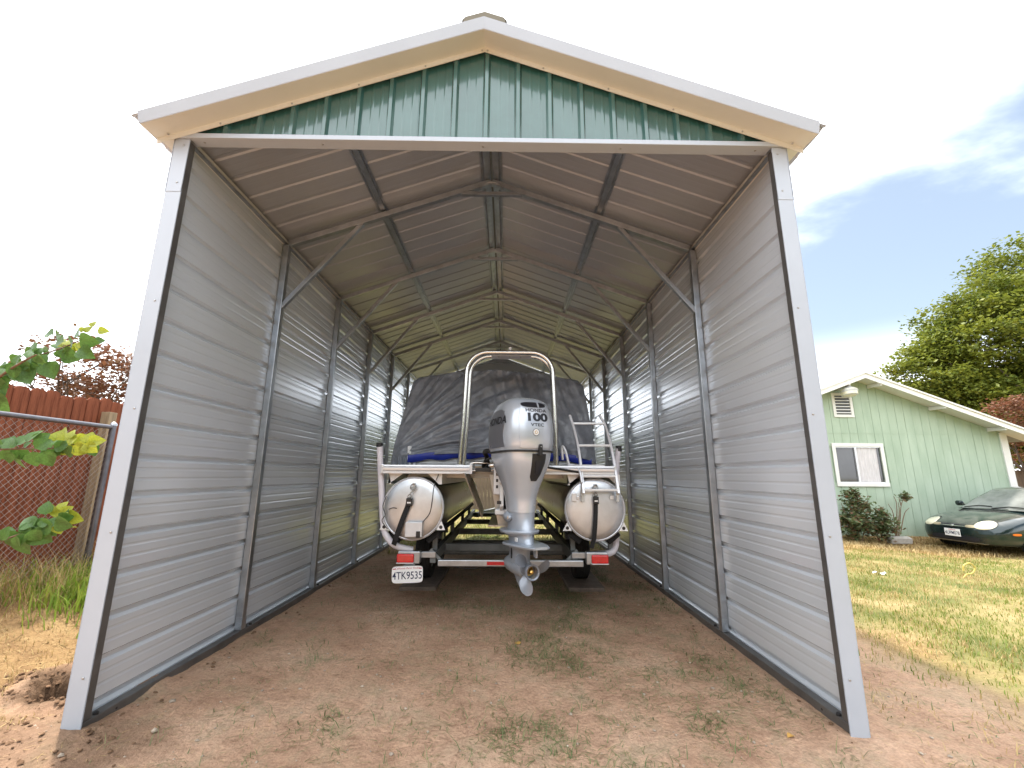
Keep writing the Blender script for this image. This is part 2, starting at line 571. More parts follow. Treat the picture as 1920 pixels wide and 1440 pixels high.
# bare hood clearcoat worn away in pale patches on the car's paint
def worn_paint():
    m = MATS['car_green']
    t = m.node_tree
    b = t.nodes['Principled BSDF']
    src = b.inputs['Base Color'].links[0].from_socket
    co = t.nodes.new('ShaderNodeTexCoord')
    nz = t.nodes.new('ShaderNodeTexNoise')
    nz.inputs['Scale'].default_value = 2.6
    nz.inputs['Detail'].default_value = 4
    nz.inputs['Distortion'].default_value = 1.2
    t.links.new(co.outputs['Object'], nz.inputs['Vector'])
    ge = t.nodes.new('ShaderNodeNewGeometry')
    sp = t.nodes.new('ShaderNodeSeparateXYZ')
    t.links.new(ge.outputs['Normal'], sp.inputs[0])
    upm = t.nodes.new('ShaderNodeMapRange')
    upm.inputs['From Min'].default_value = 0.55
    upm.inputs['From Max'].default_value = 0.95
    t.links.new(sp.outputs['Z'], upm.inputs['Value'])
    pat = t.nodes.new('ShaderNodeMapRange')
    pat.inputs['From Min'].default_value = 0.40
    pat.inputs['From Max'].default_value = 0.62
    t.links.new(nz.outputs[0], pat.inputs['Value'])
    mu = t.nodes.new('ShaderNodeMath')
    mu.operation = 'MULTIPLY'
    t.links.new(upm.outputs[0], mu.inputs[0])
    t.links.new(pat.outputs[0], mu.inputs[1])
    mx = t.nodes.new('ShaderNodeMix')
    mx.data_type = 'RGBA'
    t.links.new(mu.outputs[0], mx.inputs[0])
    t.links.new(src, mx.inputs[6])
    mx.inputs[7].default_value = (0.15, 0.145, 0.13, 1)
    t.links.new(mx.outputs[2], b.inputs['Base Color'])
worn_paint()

# ------------------------------------------------------------------ ground
def ground_h(x, y):
    x, y = np.asarray(x, float), np.asarray(y, float)
    h = 0.010 * vnoise(x * 1.3, y * 1.3, 3) + 0.006 * vnoise(x * 7, y * 7, 5, 3) + 0.004 * vnoise(x * 28, y * 28, 8, 2)
    side = sstep(-2.7, -4.5, x)
    h = h + 0.40 * side
    h = h + 0.05 * vnoise(x * 0.4, y * 0.4, 21, 2) * sstep(2.9, 6, np.abs(x)) * sstep(60, 12, np.abs(x) + np.abs(y))
    # the yard falls away a little beside the house
    h = h - 0.15 * sstep(7.0, 9.2, x) * sstep(3.6, 6.4, y) * sstep(8.3, 7.6, y)
    # scraped earth thrown up along the rails
    for sx in (-1, 1):
        d = np.abs(x - sx * 2.00)
        h = h + 0.016 * np.exp(-(d / 0.05) ** 2) * sstep(-0.2, 0.1, y) * sstep(8.8, 8.4, y) * (0.6 + 0.6 * vnoise(x * 5, y * 5, 31, 2))
    # the hole dug beside the front post, its rim and the mound in front
    d = np.sqrt(((x + 2.52) / 0.31) ** 2 + ((y - 0.55) / 0.25) ** 2) + 0.30 * vnoise(x * 7, y * 7, 41, 4)
    h = h - (0.40 + 0.10 * vnoise(x * 14, y * 14, 43, 3)) * sstep(1.0, 0.60, d) + 0.05 * np.exp(-((d - 1.2) / 0.3) ** 2)
    d2 = np.sqrt(((x + 2.35) / 0.45) ** 2 + ((y + 0.10) / 0.25) ** 2)
    h = h + 0.05 * np.exp(-d2 ** 2) * (1 + 0.5 * vnoise(x * 12, y * 12, 44, 3))
    return h

def lawn_mask(x, y):
    n = vnoise(x * 1.1, y * 1.1, 61, 4)
    right = sstep(2.95, 3.75, x + 0.55 * n - 0.25 * np.clip(1.0 - y, 0, 2) * 0.6)
    back = sstep(5.2, 7.0, y + 1.2 * n)
    left = 0.75 * sstep(-2.9, -3.4, x + 0.3 * n) * sstep(1.8, 2.5, y + 0.4 * n)
    return np.clip(np.maximum(np.maximum(right, back), left), 0, 1)

def straw_mask(x, y):
    n = vnoise(x * 1.4, y * 1.4, 71, 4)
    left = sstep(-2.30, -2.75, x + 0.15 * n) * sstep(-0.35, 0.15, y + 0.15 * n)
    house = sstep(5.9, 6.6, y + 0.5 * n) * sstep(5, 6.5, x)
    edge = sstep(0.05, 0.55, n + 0.2) * sstep(3.0, 3.5, x) * sstep(2.6, 1.0, y) * 0.8
    dh = np.sqrt(((x + 2.52) / 0.36) ** 2 + ((y - 0.52) / 0.34) ** 2)
    return np.clip(np.maximum(np.maximum(left, house), edge), 0, 1) * sstep(0.9, 1.25, dh + 0.2 * n)

def axis(segs):
    a = []
    for lo, hi, st in segs:
        a += list(np.arange(lo, hi - 1e-6, st))
    return np.array(a + [segs[-1][1]])
gx = axis([(-420, -60, 40), (-60, -12, 6), (-12, -5, 0.35), (-5, -3.2, 0.09), (-3.2, 3.2, 0.032), (3.2, 7, 0.09), (7, 14, 0.3), (14, 60, 6), (60, 420, 40)])
gy = axis([(-420, -60, 40), (-60, -4, 4), (-4, -0.6, 0.2), (-0.6, 2.6, 0.032), (2.6, 9, 0.09), (9, 16, 0.35), (16, 60, 5), (60, 420, 40)])
GX, GY = np.meshgrid(gx, gy)
GZ = ground_h(GX, GY)
nx, ny = len(gx), len(gy)
idx = np.arange(nx * ny).reshape(ny, nx)
quads = np.stack([idx[:-1, :-1], idx[:-1, 1:], idx[1:, 1:], idx[1:, :-1]], -1).reshape(-1, 4)

def ground_material():
    m = bpy.data.materials.new('earth')
    MATS['earth'] = m
    m.use_nodes = True
    t = m.node_tree
    n = t.nodes.new
    L = t.links.new
    b = t.nodes['Principled BSDF']
    co = n('ShaderNodeTexCoord')
    def noise(scale, det=6, rough=0.6):
        q = n('ShaderNodeTexNoise')
        q.inputs['Scale'].default_value = scale
        q.inputs['Detail'].default_value = det
        q.inputs['Roughness'].default_value = rough
        L(co.outputs['Object'], q.inputs['Vector'])
        return q.outputs[0]
    def ramp(f, stops):
        q = n('ShaderNodeValToRGB')
        e = q.color_ramp.elements
        e[0].position, e[0].color = stops[0][0], (*stops[0][1], 1)
        e[1].position, e[1].color = stops[-1][0], (*stops[-1][1], 1)
        for p, c in stops[1:-1]:
            k = e.new(p)
            k.color = (*c, 1)
        L(f, q.inputs[0])
        return q.outputs[0]
    def mixc(f, a, c, mode='MIX'):
        q = n('ShaderNodeMix')
        q.data_type = 'RGBA'
        q.blend_type = mode
        if isinstance(f, float):
            q.inputs[0].default_value = f
        else:
            L(f, q.inputs[0])
        L(a, q.inputs[6])
        L(c, q.inputs[7])
        return q.outputs[2]
    dirt = ramp(noise(1.7, 8, 0.65), [(0.28, (0.315, 0.185, 0.120)), (0.5, (0.475, 0.305, 0.205)), (0.72, (0.60, 0.415, 0.295))])
    grain = ramp(noise(55, 5, 0.7), [(0.30, (0.62, 0.60, 0.58)), (0.55, (1, 1, 1)), (0.75, (1.18, 1.16, 1.12))])
    clod = ramp(noise(13, 7, 0.72), [(0.30, (0.70, 0.66, 0.62)), (0.48, (1.05, 1.05, 1.05)), (0.72, (1.25, 1.23, 1.20))])
    dirt = mixc(0.8, dirt, clod, 'MULTIPLY')
    dirt = mixc(0.75, dirt, grain, 'MULTIPLY')
    th = n('ShaderNodeMapRange')
    th.inputs['From Min'].default_value = 0.50
    th.inputs['From Max'].default_value = 0.68
    th.inputs['To Max'].default_value = 0.55
    L(noise(3.4, 8, 0.72), th.inputs['Value'])
    thc = n('ShaderNodeRGB')
    thc.outputs[0].default_value = (0.20, 0.185, 0.105, 1)
    dirt = mixc(th.outputs[0], dirt, thc.outputs[0])
    lawn = ramp(noise(1.1, 7, 0.6), [(0.34, (0.10, 0.125, 0.035)), (0.50, (0.23, 0.21, 0.08)), (0.66, (0.40, 0.30, 0.15))])
    lawn = mixc(0.6, lawn, grain, 'MULTIPLY')
    straw = ramp(noise(3.0, 8, 0.7), [(0.30, (0.19, 0.11, 0.055)), (0.5, (0.33, 0.21, 0.10)), (0.72, (0.45, 0.315, 0.155))])
    straw = mixc(0.7, straw, grain, 'MULTIPLY')
    at = n('ShaderNodeAttribute')
    at.attribute_name = 'cover'
    sp = n('ShaderNodeSeparateColor')
    L(at.outputs['Color'], sp.inputs[0])
    c = mixc(sp.outputs[0], dirt, lawn)
    c = mixc(sp.outputs[1], c, straw)
    dug = ramp(noise(14, 7, 0.7), [(0.3, (0.07, 0.042, 0.026)), (0.55, (0.15, 0.092, 0.056)), (0.75, (0.27, 0.175, 0.11))])  # dark brown for the hole and the patch before it
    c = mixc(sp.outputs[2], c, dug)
    L(c, b.inputs['Base Color'])
    b.inputs['Roughness'].default_value = 0.95
    b.inputs['Specular IOR Level'].default_value = 0.15
    bp = n('ShaderNodeBump')
    bp.inputs['Strength'].default_value = 0.8
    bp.inputs['Distance'].default_value = 0.03
    ad = n('ShaderNodeMath')
    ad.operation = 'ADD'
    L(noise(38, 8, 0.65), ad.inputs[0])
    L(noise(9, 6, 0.6), ad.inputs[1])
    L(ad.outputs[0], bp.inputs['Height'])
    L(bp.outputs[0], b.inputs['Normal'])
ground_material()
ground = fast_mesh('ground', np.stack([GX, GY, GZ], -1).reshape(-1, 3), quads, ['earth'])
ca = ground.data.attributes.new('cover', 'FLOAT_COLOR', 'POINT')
cv = np.ones((nx * ny, 4), np.float32)
cv[:, 0] = lawn_mask(GX, GY).ravel()
cv[:, 1] = (straw_mask(GX, GY)).ravel()
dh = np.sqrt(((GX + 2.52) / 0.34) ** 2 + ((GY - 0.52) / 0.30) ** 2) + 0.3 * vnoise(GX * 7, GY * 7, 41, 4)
dm = np.sqrt(((GX + 2.25) / 0.75) ** 2 + ((GY + 0.22) / 0.42) ** 2) + 0.35 * vnoise(GX * 4, GY * 4, 47, 4)  # second, weaker dark patch on the ground in front of the hole
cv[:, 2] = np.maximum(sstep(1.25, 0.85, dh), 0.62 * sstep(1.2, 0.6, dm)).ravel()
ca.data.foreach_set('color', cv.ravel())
ground.data.polygons.foreach_set('use_smooth', np.ones(len(ground.data.polygons), bool))
tag(ground, 'bare brown earth and patchy yard grass', 'ground', kind='structure')

def ghz(x, y):
    return float(ground_h(np.array([x]), np.array([y]))[0])

def blades(name, X, Y, hmin, hmax, width, mats, label, mi=None, lean=0.6, cat='grass', z=None, seed=1, flat=0.0):
    """many bent grass blades as one mesh: two quads per blade"""
    g = np.random.default_rng(seed)
    n = len(X)
    Z = ground_h(X, Y) - 0.004 if z is None else z
    h = g.uniform(hmin, hmax, n)
    a = g.uniform(0, 2 * np.pi, n)
    l = g.uniform(0.15, 1.0, n) * lean
    lie = g.uniform(0, 1, n) < flat
    l = np.where(lie, 1.6, l)
    hz = np.where(lie, 0.25, 1.0) * h
    dx, dy = np.cos(a), np.sin(a)
    wx, wy = -dy, dx
    w = width * g.uniform(0.6, 1.3, n)
    P = np.stack([X, Y, Z], -1)
    D = np.stack([dx, dy, 0 * dx], -1)
    Wd = np.stack([wx, wy, 0 * wx], -1) * w[:, None] * 0.5
    UP = np.array([0, 0, 1.0])
    p1 = P + D * (l * h * 0.25)[:, None] + UP * (hz * 0.6)[:, None]
    p2 = P + D * (l * h * 0.8)[:, None] + UP * (hz * 0.95)[:, None]
    V = np.stack([P - Wd, P + Wd, p1 + Wd * 0.8, p1 - Wd * 0.8, p2 + Wd * 0.15, p2 - Wd * 0.15], 1).reshape(-1, 3)
    b = (np.arange(n) * 6)[:, None]
    Q = np.stack([b + np.array([0, 1, 2, 3]), b + np.array([3, 2, 4, 5])], 1).reshape(-1, 4)
    t = np.repeat(g.uniform(0, 1, n) ** 1.3, 2)
    m = None if mi is None else np.repeat(mi, 2)
    o = fast_mesh(name, V, Q, mats, m, t)
    return tag(o, label, cat, kind='stuff')

def scatter(n, x0, x1, y0, y1, fn, seed):
    g = np.random.default_rng(seed)
    X, Y = g.uniform(x0, x1, n), g.uniform(y0, y1, n)
    k = g.uniform(0, 1, n) < fn(X, Y)
    return X[k], Y[k]

# lawn on the right
def f_lawn(x, y):
    return np.clip(lawn_mask(x, y) * (1 - 0.75 * straw_mask(x, y)) * np.maximum(0.38, 0.66 + 1.0 * vnoise(x * 1.7, y * 1.7, 81, 4)), 0, 1)
X, Y = scatter(90000, 2.7, 8.5, -0.8, 7.4, f_lawn, 5)
X2, Y2 = scatter(30000, 8.5, 15, -0.5, 8.0, f_lawn, 6)
X, Y = np.concatenate([X, X2]), np.concatenate([Y, Y2])
inside_house = (Y > 8.05)
X, Y = X[~inside_house], Y[~inside_house]
dry = (RNG.uniform(0, 1, len(X)) < 0.30 + 0.95 * vnoise(X * 1.1, Y * 1.1, 91, 4)).astype(int)
blades('lawn_grass', X, Y, 0.018, 0.055, 0.007, ['grass_green', 'grass_dry'], 'short patchy green and yellow lawn beside the carport', dry, 0.9, seed=12)
X, Y = scatter(60000, 2.6, 9.0, -0.8, 4.5, lambda x, y: np.clip(straw_mask(x, y) * 0.9, 0, 1) * (lawn_mask(x, y) > 0.15), 25)
blades('lawn_straw', X, Y, 0.018, 0.05, 0.006, ['grass_dry'], 'dead straw-coloured grass along the edge of the lawn', None, 1.3, seed=26, flat=0.4)
# grass behind the carport and under its far end
X, Y = scatter(40000, -4.5, 6, 5.0, 15, lambda x, y: np.clip(lawn_mask(x, y) * (0.7 + 0.5 * vnoise(x * 2, y * 2, 82, 3)), 0, 1), 7)
k = (np.abs(np.abs(X) - 2.09) > 0.08)
X, Y = X[k], Y[k]
dry = (RNG.uniform(0, 1, len(X)) < 0.3).astype(int)
blades('back_grass', X, Y, 0.03, 0.09, 0.010, ['grass_green', 'grass_dry'], 'ragged sunlit grass seen under the boat through the open back', dry, 0.8, seed=13)
# thin tufts on the earth in front of the boat
def f_tuft(x, y):
    n = vnoise(x * 2.2, y * 2.2, 101, 4)
    base = (0.12 + sstep(-0.05, 0.45, n)) * (0.18 + 0.82 * sstep(-1.3, 0.2, x))
    return np.clip(base, 0, 1) * (np.abs(x) < 1.98) * 0.8
cx, cy = scatter(15000, -2.0, 2.0, -0.9, 4.6, f_tuft, 8)
reps = RNG.integers(3, 15, len(cx))
X = np.repeat(cx, reps) + RNG.normal(0, 0.040, reps.sum())
Y = np.repeat(cy, reps) + RNG.normal(0, 0.040, reps.sum())
k = np.abs(X) < 2.0
blades('earth_tufts', X[k], Y[k], 0.018, 0.060, 0.0045, ['grass_weed'], 'thin flattened grass tufts scattered over the bare earth floor', None, 2.6, seed=14, flat=0.8)
X, Y = scatter(9000, 2.2, 4.2, -0.9, 3.0, lambda x, y: np.clip(0.30 + 0.9 * vnoise(x * 2.4, y * 2.4, 103, 4), 0.03, 1) * (1 - 0.7 * lawn_mask(x, y)), 27)
blades('verge_grass', X, Y, 0.02, 0.06, 0.005, ['grass_weed', 'grass_dry'], 'thin trampled grass on the earth strip outside the right wall', (RNG.uniform(0, 1, len(X)) < 0.55).astype(int), 2.0, seed=28, flat=0.6)
# loose straw lying about
X, Y = scatter(6000, -2.4, 3.2, -0.9, 3.5, lambda x, y: 0.25 + 0.75 * sstep(0.9, 2.0, np.abs(x)), 9)
blades('straw_bits', X, Y, 0.015, 0.05, 0.003, ['grass_dry'], 'loose bits of dry straw on the earth floor', None, 1.0, seed=15, flat=1.0)
# dry grass left of the carport
X, Y = scatter(34000, -5.2, -2.16, -0.6, 4.0, lambda x, y: np.clip(straw_mask(x, y) * (0.8 + 0.5 * vnoise(x * 2, y * 2, 83, 3)), 0, 1), 10)
hole = np.sqrt(((X + 2.52) / 0.36) ** 2 + ((Y - 0.52) / 0.30) ** 2) < 1.0
X, Y = X[~hole], Y[~hole]
blades('dry_grass', X, Y, 0.015, 0.045, 0.006, ['grass_dry'], 'golden dry cut grass along the left side of the carport', None, 1.2, seed=16, flat=0.5)
# tall dry weeds at the foot of the fence, green clump before them
X, Y = scatter(9000, -4.20, -3.70, 0.4, 4.0, lambda x, y: np.clip(0.35 + 0.9 * vnoise(x * 2, y * 2, 84, 3), 0, 1), 17)
blades('fence_weeds', X, Y, 0.05, 0.40, 0.0045, ['grass_dry'], 'tall dry brown weeds tangled along the wire fence', None, 1.6, seed=18, cat='weeds', flat=0.25)
X, Y = scatter(11000, -4.3, -2.6, 1.0, 3.2, lambda x, y: np.exp(-(((x + 3.75) / 0.42) ** 2 + ((y - 1.85) / 0.42) ** 2)), 19)
blades('green_weeds', X, Y, 0.06, 0.24, 0.013, ['weed_bright'], 'bright green weed clump growing beside the left carport wall', None, 1.0, seed=20, cat='weeds')
# dry grass in front of the house
X, Y = scatter(14000, 6.2, 13, 6.2, 8.1, lambda x, y: straw_mask(x, y) * 0.8, 22)
blades('house_straw', X, Y, 0.03, 0.10, 0.012, ['grass_dry'], 'tan dry grass strip along the green house wall', None, 1.1, seed=23)

# small stones and clods
def clods():
    g = np.random.default_rng(35)
    n = 1300
    t = g.uniform(0, 1, n)
    a = g.uniform(0, 2 * np.pi, n)
    rr = g.normal(1.15, 0.35, n)
    X = np.where(t < 0.5, -2.52 + 0.33 * rr * np.cos(a), -2.2 + g.normal(0, 0.28, n))
    Y = np.where(t < 0.5, 0.52 + 0.28 * rr * np.sin(a), -0.2 + g.normal(0, 0.16, n))
    side = t > 0.78
    X = np.where(side, np.sign(g.uniform(-1, 1, n)) * g.normal(1.96, 0.06, n), X)
    Y = np.where(side, g.uniform(-0.1, 4, n), Y)
    k = (np.abs(np.abs(X) - 2.09) > 0.075) | (Y < -0.06)
    X, Y = X[k], Y[k]
    n = len(X)
    S = 0.002 + 0.017 * g.uniform(0, 1, n) ** 5
    base = np.array([(1, 0, 0), (-1, 0, 0), (0, 1, 0), (0, -1, 0), (0, 0, 0.8), (0, 0, -0.5), (.6, .6, .45), (-.6, .6, .45), (.6, -.6, .45), (-.6, -.6, .45)], float)
    V = base[None] * g.uniform(0.5, 1.4, (n, 10, 3)) * S[:, None, None]
    V += np.stack([X, Y, ground_h(X, Y) + S * 0.3], -1)[:, None]
    T = np.array([(4, 6, 7), (4, 7, 9), (4, 9, 8), (4, 8, 6), (0, 6, 8), (2, 7, 6), (1, 9, 7), (3, 8, 9), (0, 2, 6), (2, 1, 7), (1, 3, 9), (3, 0, 8)])
    Q = (T[None] + (np.arange(n) * 10)[:, None, None]).reshape(-1, 3)
    o = fast_mesh('soil_clods', V.reshape(-1, 3), Q, ['clod'])
    tag(o, 'crumbled brown soil lumps round the dug hole and along the rails', 'soil', kind='stuff')
mat('clod', (0.19, 0.115, 0.070), 0.95, 0, 0.45, 18, 0.5, 60, spec=0.1)
clods()
def pebbles():
    g = np.random.default_rng(33)
    n = 900
    X = g.uniform(-2.4, 3.0, n)
    Y = g.uniform(-0.8, 3.2, n)
    k = np.abs(np.abs(X) - 2.09) > 0.07
    X, Y = X[k], Y[k]
    n = len(X)
    S = 0.003 + 0.010 * g.uniform(0, 1, n) ** 3
    near = np.exp(-((X + 1.6) / 0.35) ** 2) * np.exp(-((Y - 0.15) / 0.5) ** 2)
    S = S * (1 + 0.9 * near)
    base = np.array([(1, 0, 0), (-1, 0, 0), (0, 1, 0), (0, -1, 0), (0, 0, 0.7), (0, 0, -0.5), (.6, .6, .35), (-.6, .6, .35), (.6, -.6, .35), (-.6, -.6, .35)], float)
    V = base[None] * g.uniform(0.6, 1.3, (n, 10, 3)) * S[:, None, None]
    V += np.stack([X, Y, ground_h(X, Y) + S * 0.25], -1)[:, None]
    T = np.array([(4, 6, 7), (4, 7, 9), (4, 9, 8), (4, 8, 6), (0, 6, 8), (2, 7, 6), (1, 9, 7), (3, 8, 9), (0, 2, 6), (2, 1, 7), (1, 3, 9), (3, 0, 8)])
    Q = (T[None] + (np.arange(n) * 10)[:, None, None]).reshape(-1, 3)
    o = fast_mesh('pebbles', V.reshape(-1, 3), Q, ['pebble'])
    tag(o, 'small pale pebbles and clods on the bare earth', 'pebbles', kind='stuff')
pebbles()
# ------------------------------------------------------------------ carport
WI, TW, BAY, NB = 2.06, 0.06, 1.41, 6
LEN = BAY * NB + TW
SL = 0.365
cp = empty('metal_carport', (0, 0, 0), 'tall open-ended metal carport with white trim and green gable over the boat', 'carport')
ridge_z = 4.52                       # top of the roof sheet on the centre line
raft_z = 4.40                        # underside of the rafters on the centre line
sdir = {-1: Vector((-1, 0, -SL)).normalized(), 1: Vector((1, 0, -SL)).normalized()}

# posts, rafters, braces: one of each per frame and side
for k in range(NB + 1):
    y = k * BAY
    for s in (-1, 1):
        x0, x1 = sorted((s * WI, s * (WI + TW)))
        po = MB().box(x0, x1, y, y + TW, 0.058, 3.66).build('post', 'galv_reflect_dark' if k == 0 else 'galvanised', cp, bevel=0.006)
        if 1 <= k <= 4:
            sc = MB()
            for i in range(15):          # screw heads through the wall ribs
                z = 0.30 + i * 0.2286
                xs = s * (WI + TW + 0.004)
                sc.lathe([(0, 0.008), (0.006, 0.007), (0.008, 0.003)], (s * (WI + TW - 0.035 + 0.03), y - 0.012, z), (-s, 0, 0), 6)
            sc.build('post_screws', 'screw', po)
        if k:
            ft = MB().box(min(s * (WI - 0.002), s * (WI + 0.045)), max(s * (WI - 0.002), s * (WI + 0.045)), y - 0.003, y + TW + 0.003, 0.06, 0.16)
            for j, z in enumerate((0.08, 0.105, 0.135)):
                ft.lathe([(0, 0.006), (0.005, 0.005)], (s * (WI + 0.02), y - 0.003, z), (0, -1, 0), 6)
            ft.build('post_sleeve', 'galvanised', po, bevel=0.001)
        a = Vector((s * (WI + 0.005), y + TW / 2, raft_z - SL * WI + 0.032))
        b = Vector((s * 0.004, y + TW / 2, raft_z + 0.032))
        MB().bar(a, b, TW - 0.004, 0.06).build('rafter', 'galvanised', cp, bevel=0.005)
        if k < NB + 1 and k > 0:
            a = Vector((s * (WI + 0.018), y + TW / 2, 2.985))
            b = Vector((s * 1.335, y + TW / 2, raft_z - SL * 1.335 + 0.014))
            MB().bar(a, b, 0.044, 0.044).build('knee_brace', 'galvanised', cp, bevel=0.005)
    if k:
        pb = MB().bar((-0.32, y + TW / 2, 4.293), (0.32, y + TW / 2, 4.293), 0.044, 0.038)
        arc = [(0.11 * math.cos(t), y + TW / 2 - 0.028, 4.335 + 0.085 * math.sin(t)) for t in np.linspace(0, math.pi, 11)]
        pb.tube(arc, 0.007, 6)
        pb.build('peak_brace', 'galvanised', cp, bevel=0.004)

# hat-channel purlins along the roof
def hat(cx, s):
    prof = [(-0.052, 0.0), (-0.030, 0.0), (-0.022, -0.034), (0.022, -0.034), (0.030, 0.0), (0.052, 0.0), (0.052, 0.002), (0.031, 0.002), (0.024, -0.031), (-0.024, -0.031), (-0.031, 0.002), (-0.052, 0.002)]
    prof = [(u, v) for u, v in prof]
    d = sdir[s]
    nrm = Vector((-d.z * s, 0, abs(d.x))) if False else Vector((SL * s, 0, 1)).normalized()
    c = Vector((s * cx, 0, ridge_z - SL * cx - 0.006))
    loops = []
    for y in (-0.16, LEN + 0.1):
        loops.append([c + d * u + nrm * (-v - 0.036 if False else v) + Vector((0, y, 0)) for u, v in prof])
    return MB().loft(loops)
for s in (-1, 1):
    for cx in (0.062, 1.14):
        hat(cx, s).build('purlin', 'galvanised', cp)

# ribbed sheets: profile across the ribs, extruded along them
def rib_profile(w, n=4, pitch=0.2286, D=0.023):
    """(u, depth) polyline of one sheet: a tall rib every pitch, two low ones between"""
    p = [(0.0, 0.0)]
    for i in range(n):
        c = i * pitch + 0.045
        p += [(c - 0.027, 0), (c - 0.012, D), (c + 0.012, D), (c + 0.027, 0)]
        for q in (0.105, 0.17):
            d = c + q - 0.012
            if d + 0.012 < w:
                p += [(d - 0.012, 0), (d - 0.004, D * 0.08), (d + 0.004, D * 0.08), (d + 0.012, 0)]
    p = [q for q in p if q[0] < w - 1e-4]
    p.append((w, 0.0))
    return p

PW = 0.9144
for s in (-1, 1):
    z, i = 0.045, 0
    while z < 3.70 - 0.02:
        w = min(PW, 3.72 - z)
        lap = 0.002 * (i % 2)
        pr = rib_profile(w + (0.02 if z + w < 3.7 else 0), 4)
        nseg = 12
        loops = []
        for j in range(nseg + 1):
            y = 0.004 + (LEN - 0.008) * j / nseg
            wob = 0.0016 * math.sin(y * 2.1 + i * 1.7 + s)
            loops.append([(s * (WI + TW + 0.003 + lap + d + wob), y, z + u) for u, d in pr])
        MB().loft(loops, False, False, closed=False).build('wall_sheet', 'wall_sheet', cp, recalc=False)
        z += PW
        i += 1

EX = 2.315
ys = []
y = -0.195
while y < LEN + 0.12:
    ys.append(y)
    y += PW
for s in (-1, 1):
    for i, y0 in enumerate(ys):
        w = min(PW + 0.02, LEN + 0.14 - y0)
        pr = rib_profile(w, 4, D=0.009)
        lap = 0.002 * (i % 2)
        loops = []
        for j in range(7):
            x = 0.012 + (EX - 0.012) * j / 6
            loops.append([(s * x, y0 + u, ridge_z - SL * x + d + lap + 0.0015 * math.sin(x * 4 + i)) for u, d in pr])
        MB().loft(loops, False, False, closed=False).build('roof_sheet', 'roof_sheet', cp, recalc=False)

# base rails with their anchors
for s in (-1, 1):
    x0, x1 = sorted((s * WI, s * (WI + TW)))
    br = MB().box(x0 - 0.0005, x1 + 0.0005, -0.001, LEN + 0.001, -0.02, 0.057).build('base_rail', 'galv_reflect_dark', cp, bevel=0.006)
    an = MB()
    for y in (0.13, 1.6, 3.0, 4.4, 5.8):
        an.lathe([(0, 0.014), (0.012, 0.013), (0.018, 0.006)], (s * (WI + 0.012), y - 0.03, 0.055), (0, 0, 1), 8)
        an.lathe([(0, 0.007), (0.0016, 0.007)], (s * WI, y + 0.09, 0.03), (-s, 0, 0), 8)
    an.build('anchor_bolts', 'black_plastic', br)

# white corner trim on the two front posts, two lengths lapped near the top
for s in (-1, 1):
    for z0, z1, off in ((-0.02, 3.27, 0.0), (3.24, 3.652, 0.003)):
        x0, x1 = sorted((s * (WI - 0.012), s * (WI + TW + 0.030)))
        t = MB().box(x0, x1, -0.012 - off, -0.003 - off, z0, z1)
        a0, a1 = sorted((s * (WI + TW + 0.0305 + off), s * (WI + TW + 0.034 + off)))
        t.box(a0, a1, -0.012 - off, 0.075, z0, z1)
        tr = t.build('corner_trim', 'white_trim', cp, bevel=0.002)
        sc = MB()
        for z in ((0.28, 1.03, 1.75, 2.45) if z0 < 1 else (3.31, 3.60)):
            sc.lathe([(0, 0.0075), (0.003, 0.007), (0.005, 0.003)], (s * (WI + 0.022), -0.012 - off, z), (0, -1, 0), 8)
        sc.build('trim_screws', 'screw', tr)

# header across the front: wrapped tube, its lip and underside
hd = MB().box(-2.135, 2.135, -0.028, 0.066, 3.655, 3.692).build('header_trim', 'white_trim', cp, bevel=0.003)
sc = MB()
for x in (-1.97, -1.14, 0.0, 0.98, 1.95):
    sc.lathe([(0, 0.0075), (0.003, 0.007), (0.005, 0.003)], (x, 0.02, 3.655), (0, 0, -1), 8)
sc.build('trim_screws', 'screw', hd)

# green gable sheets, ribs towards the front
def gable_top(x):
    return 4.452 - SL * abs(x)
x = 0.018 - 0.045 - 3 * PW + 0.2286 * 2
i = 0
while x < 2.06:
    pr = rib_profile(PW + 0.012, 4)
    pts = [(x + u, d) for u, d in pr if -2.06 <= x + u <= 2.06]
    if len(pts) > 3:
        # split so that the sheared top edge follows both slopes
        allp = []
        for a, b in zip(pts[:-1], pts[1:]):
            allp.append(a)
            if a[0] < 0 < b[0]:
                t = -a[0] / (b[0] - a[0])
                allp.append((0.0, a[1] + (b[1] - a[1]) * t))
        allp.append(pts[-1])
        lap = 0.002 * (i % 2)
        lo = [(px, -0.001 - d - lap, 3.688) for px, d in allp]
        hi = [(px, -0.001 - d - lap, max(3.70, gable_top(px) + 0.02)) for px, d in allp]
        MB().loft([lo, hi], False, False, closed=False).build('gable_sheet', 'green_sheet', cp, recalc=False)
    x += PW
    i += 1
# inner side of the gable so that light does not pass
MB().add([(-2.06, 0.004, 3.69), (2.06, 0.004, 3.69), (0, 0.004, 4.455)], [(0, 1, 2)]).add([(-2.06, 0.008, 3.69), (2.06, 0.008, 3.69), (0, 0.008, 4.455)], [(2, 1, 0)]).build('gable_lining', 'roof_sheet', cp, recalc=False)

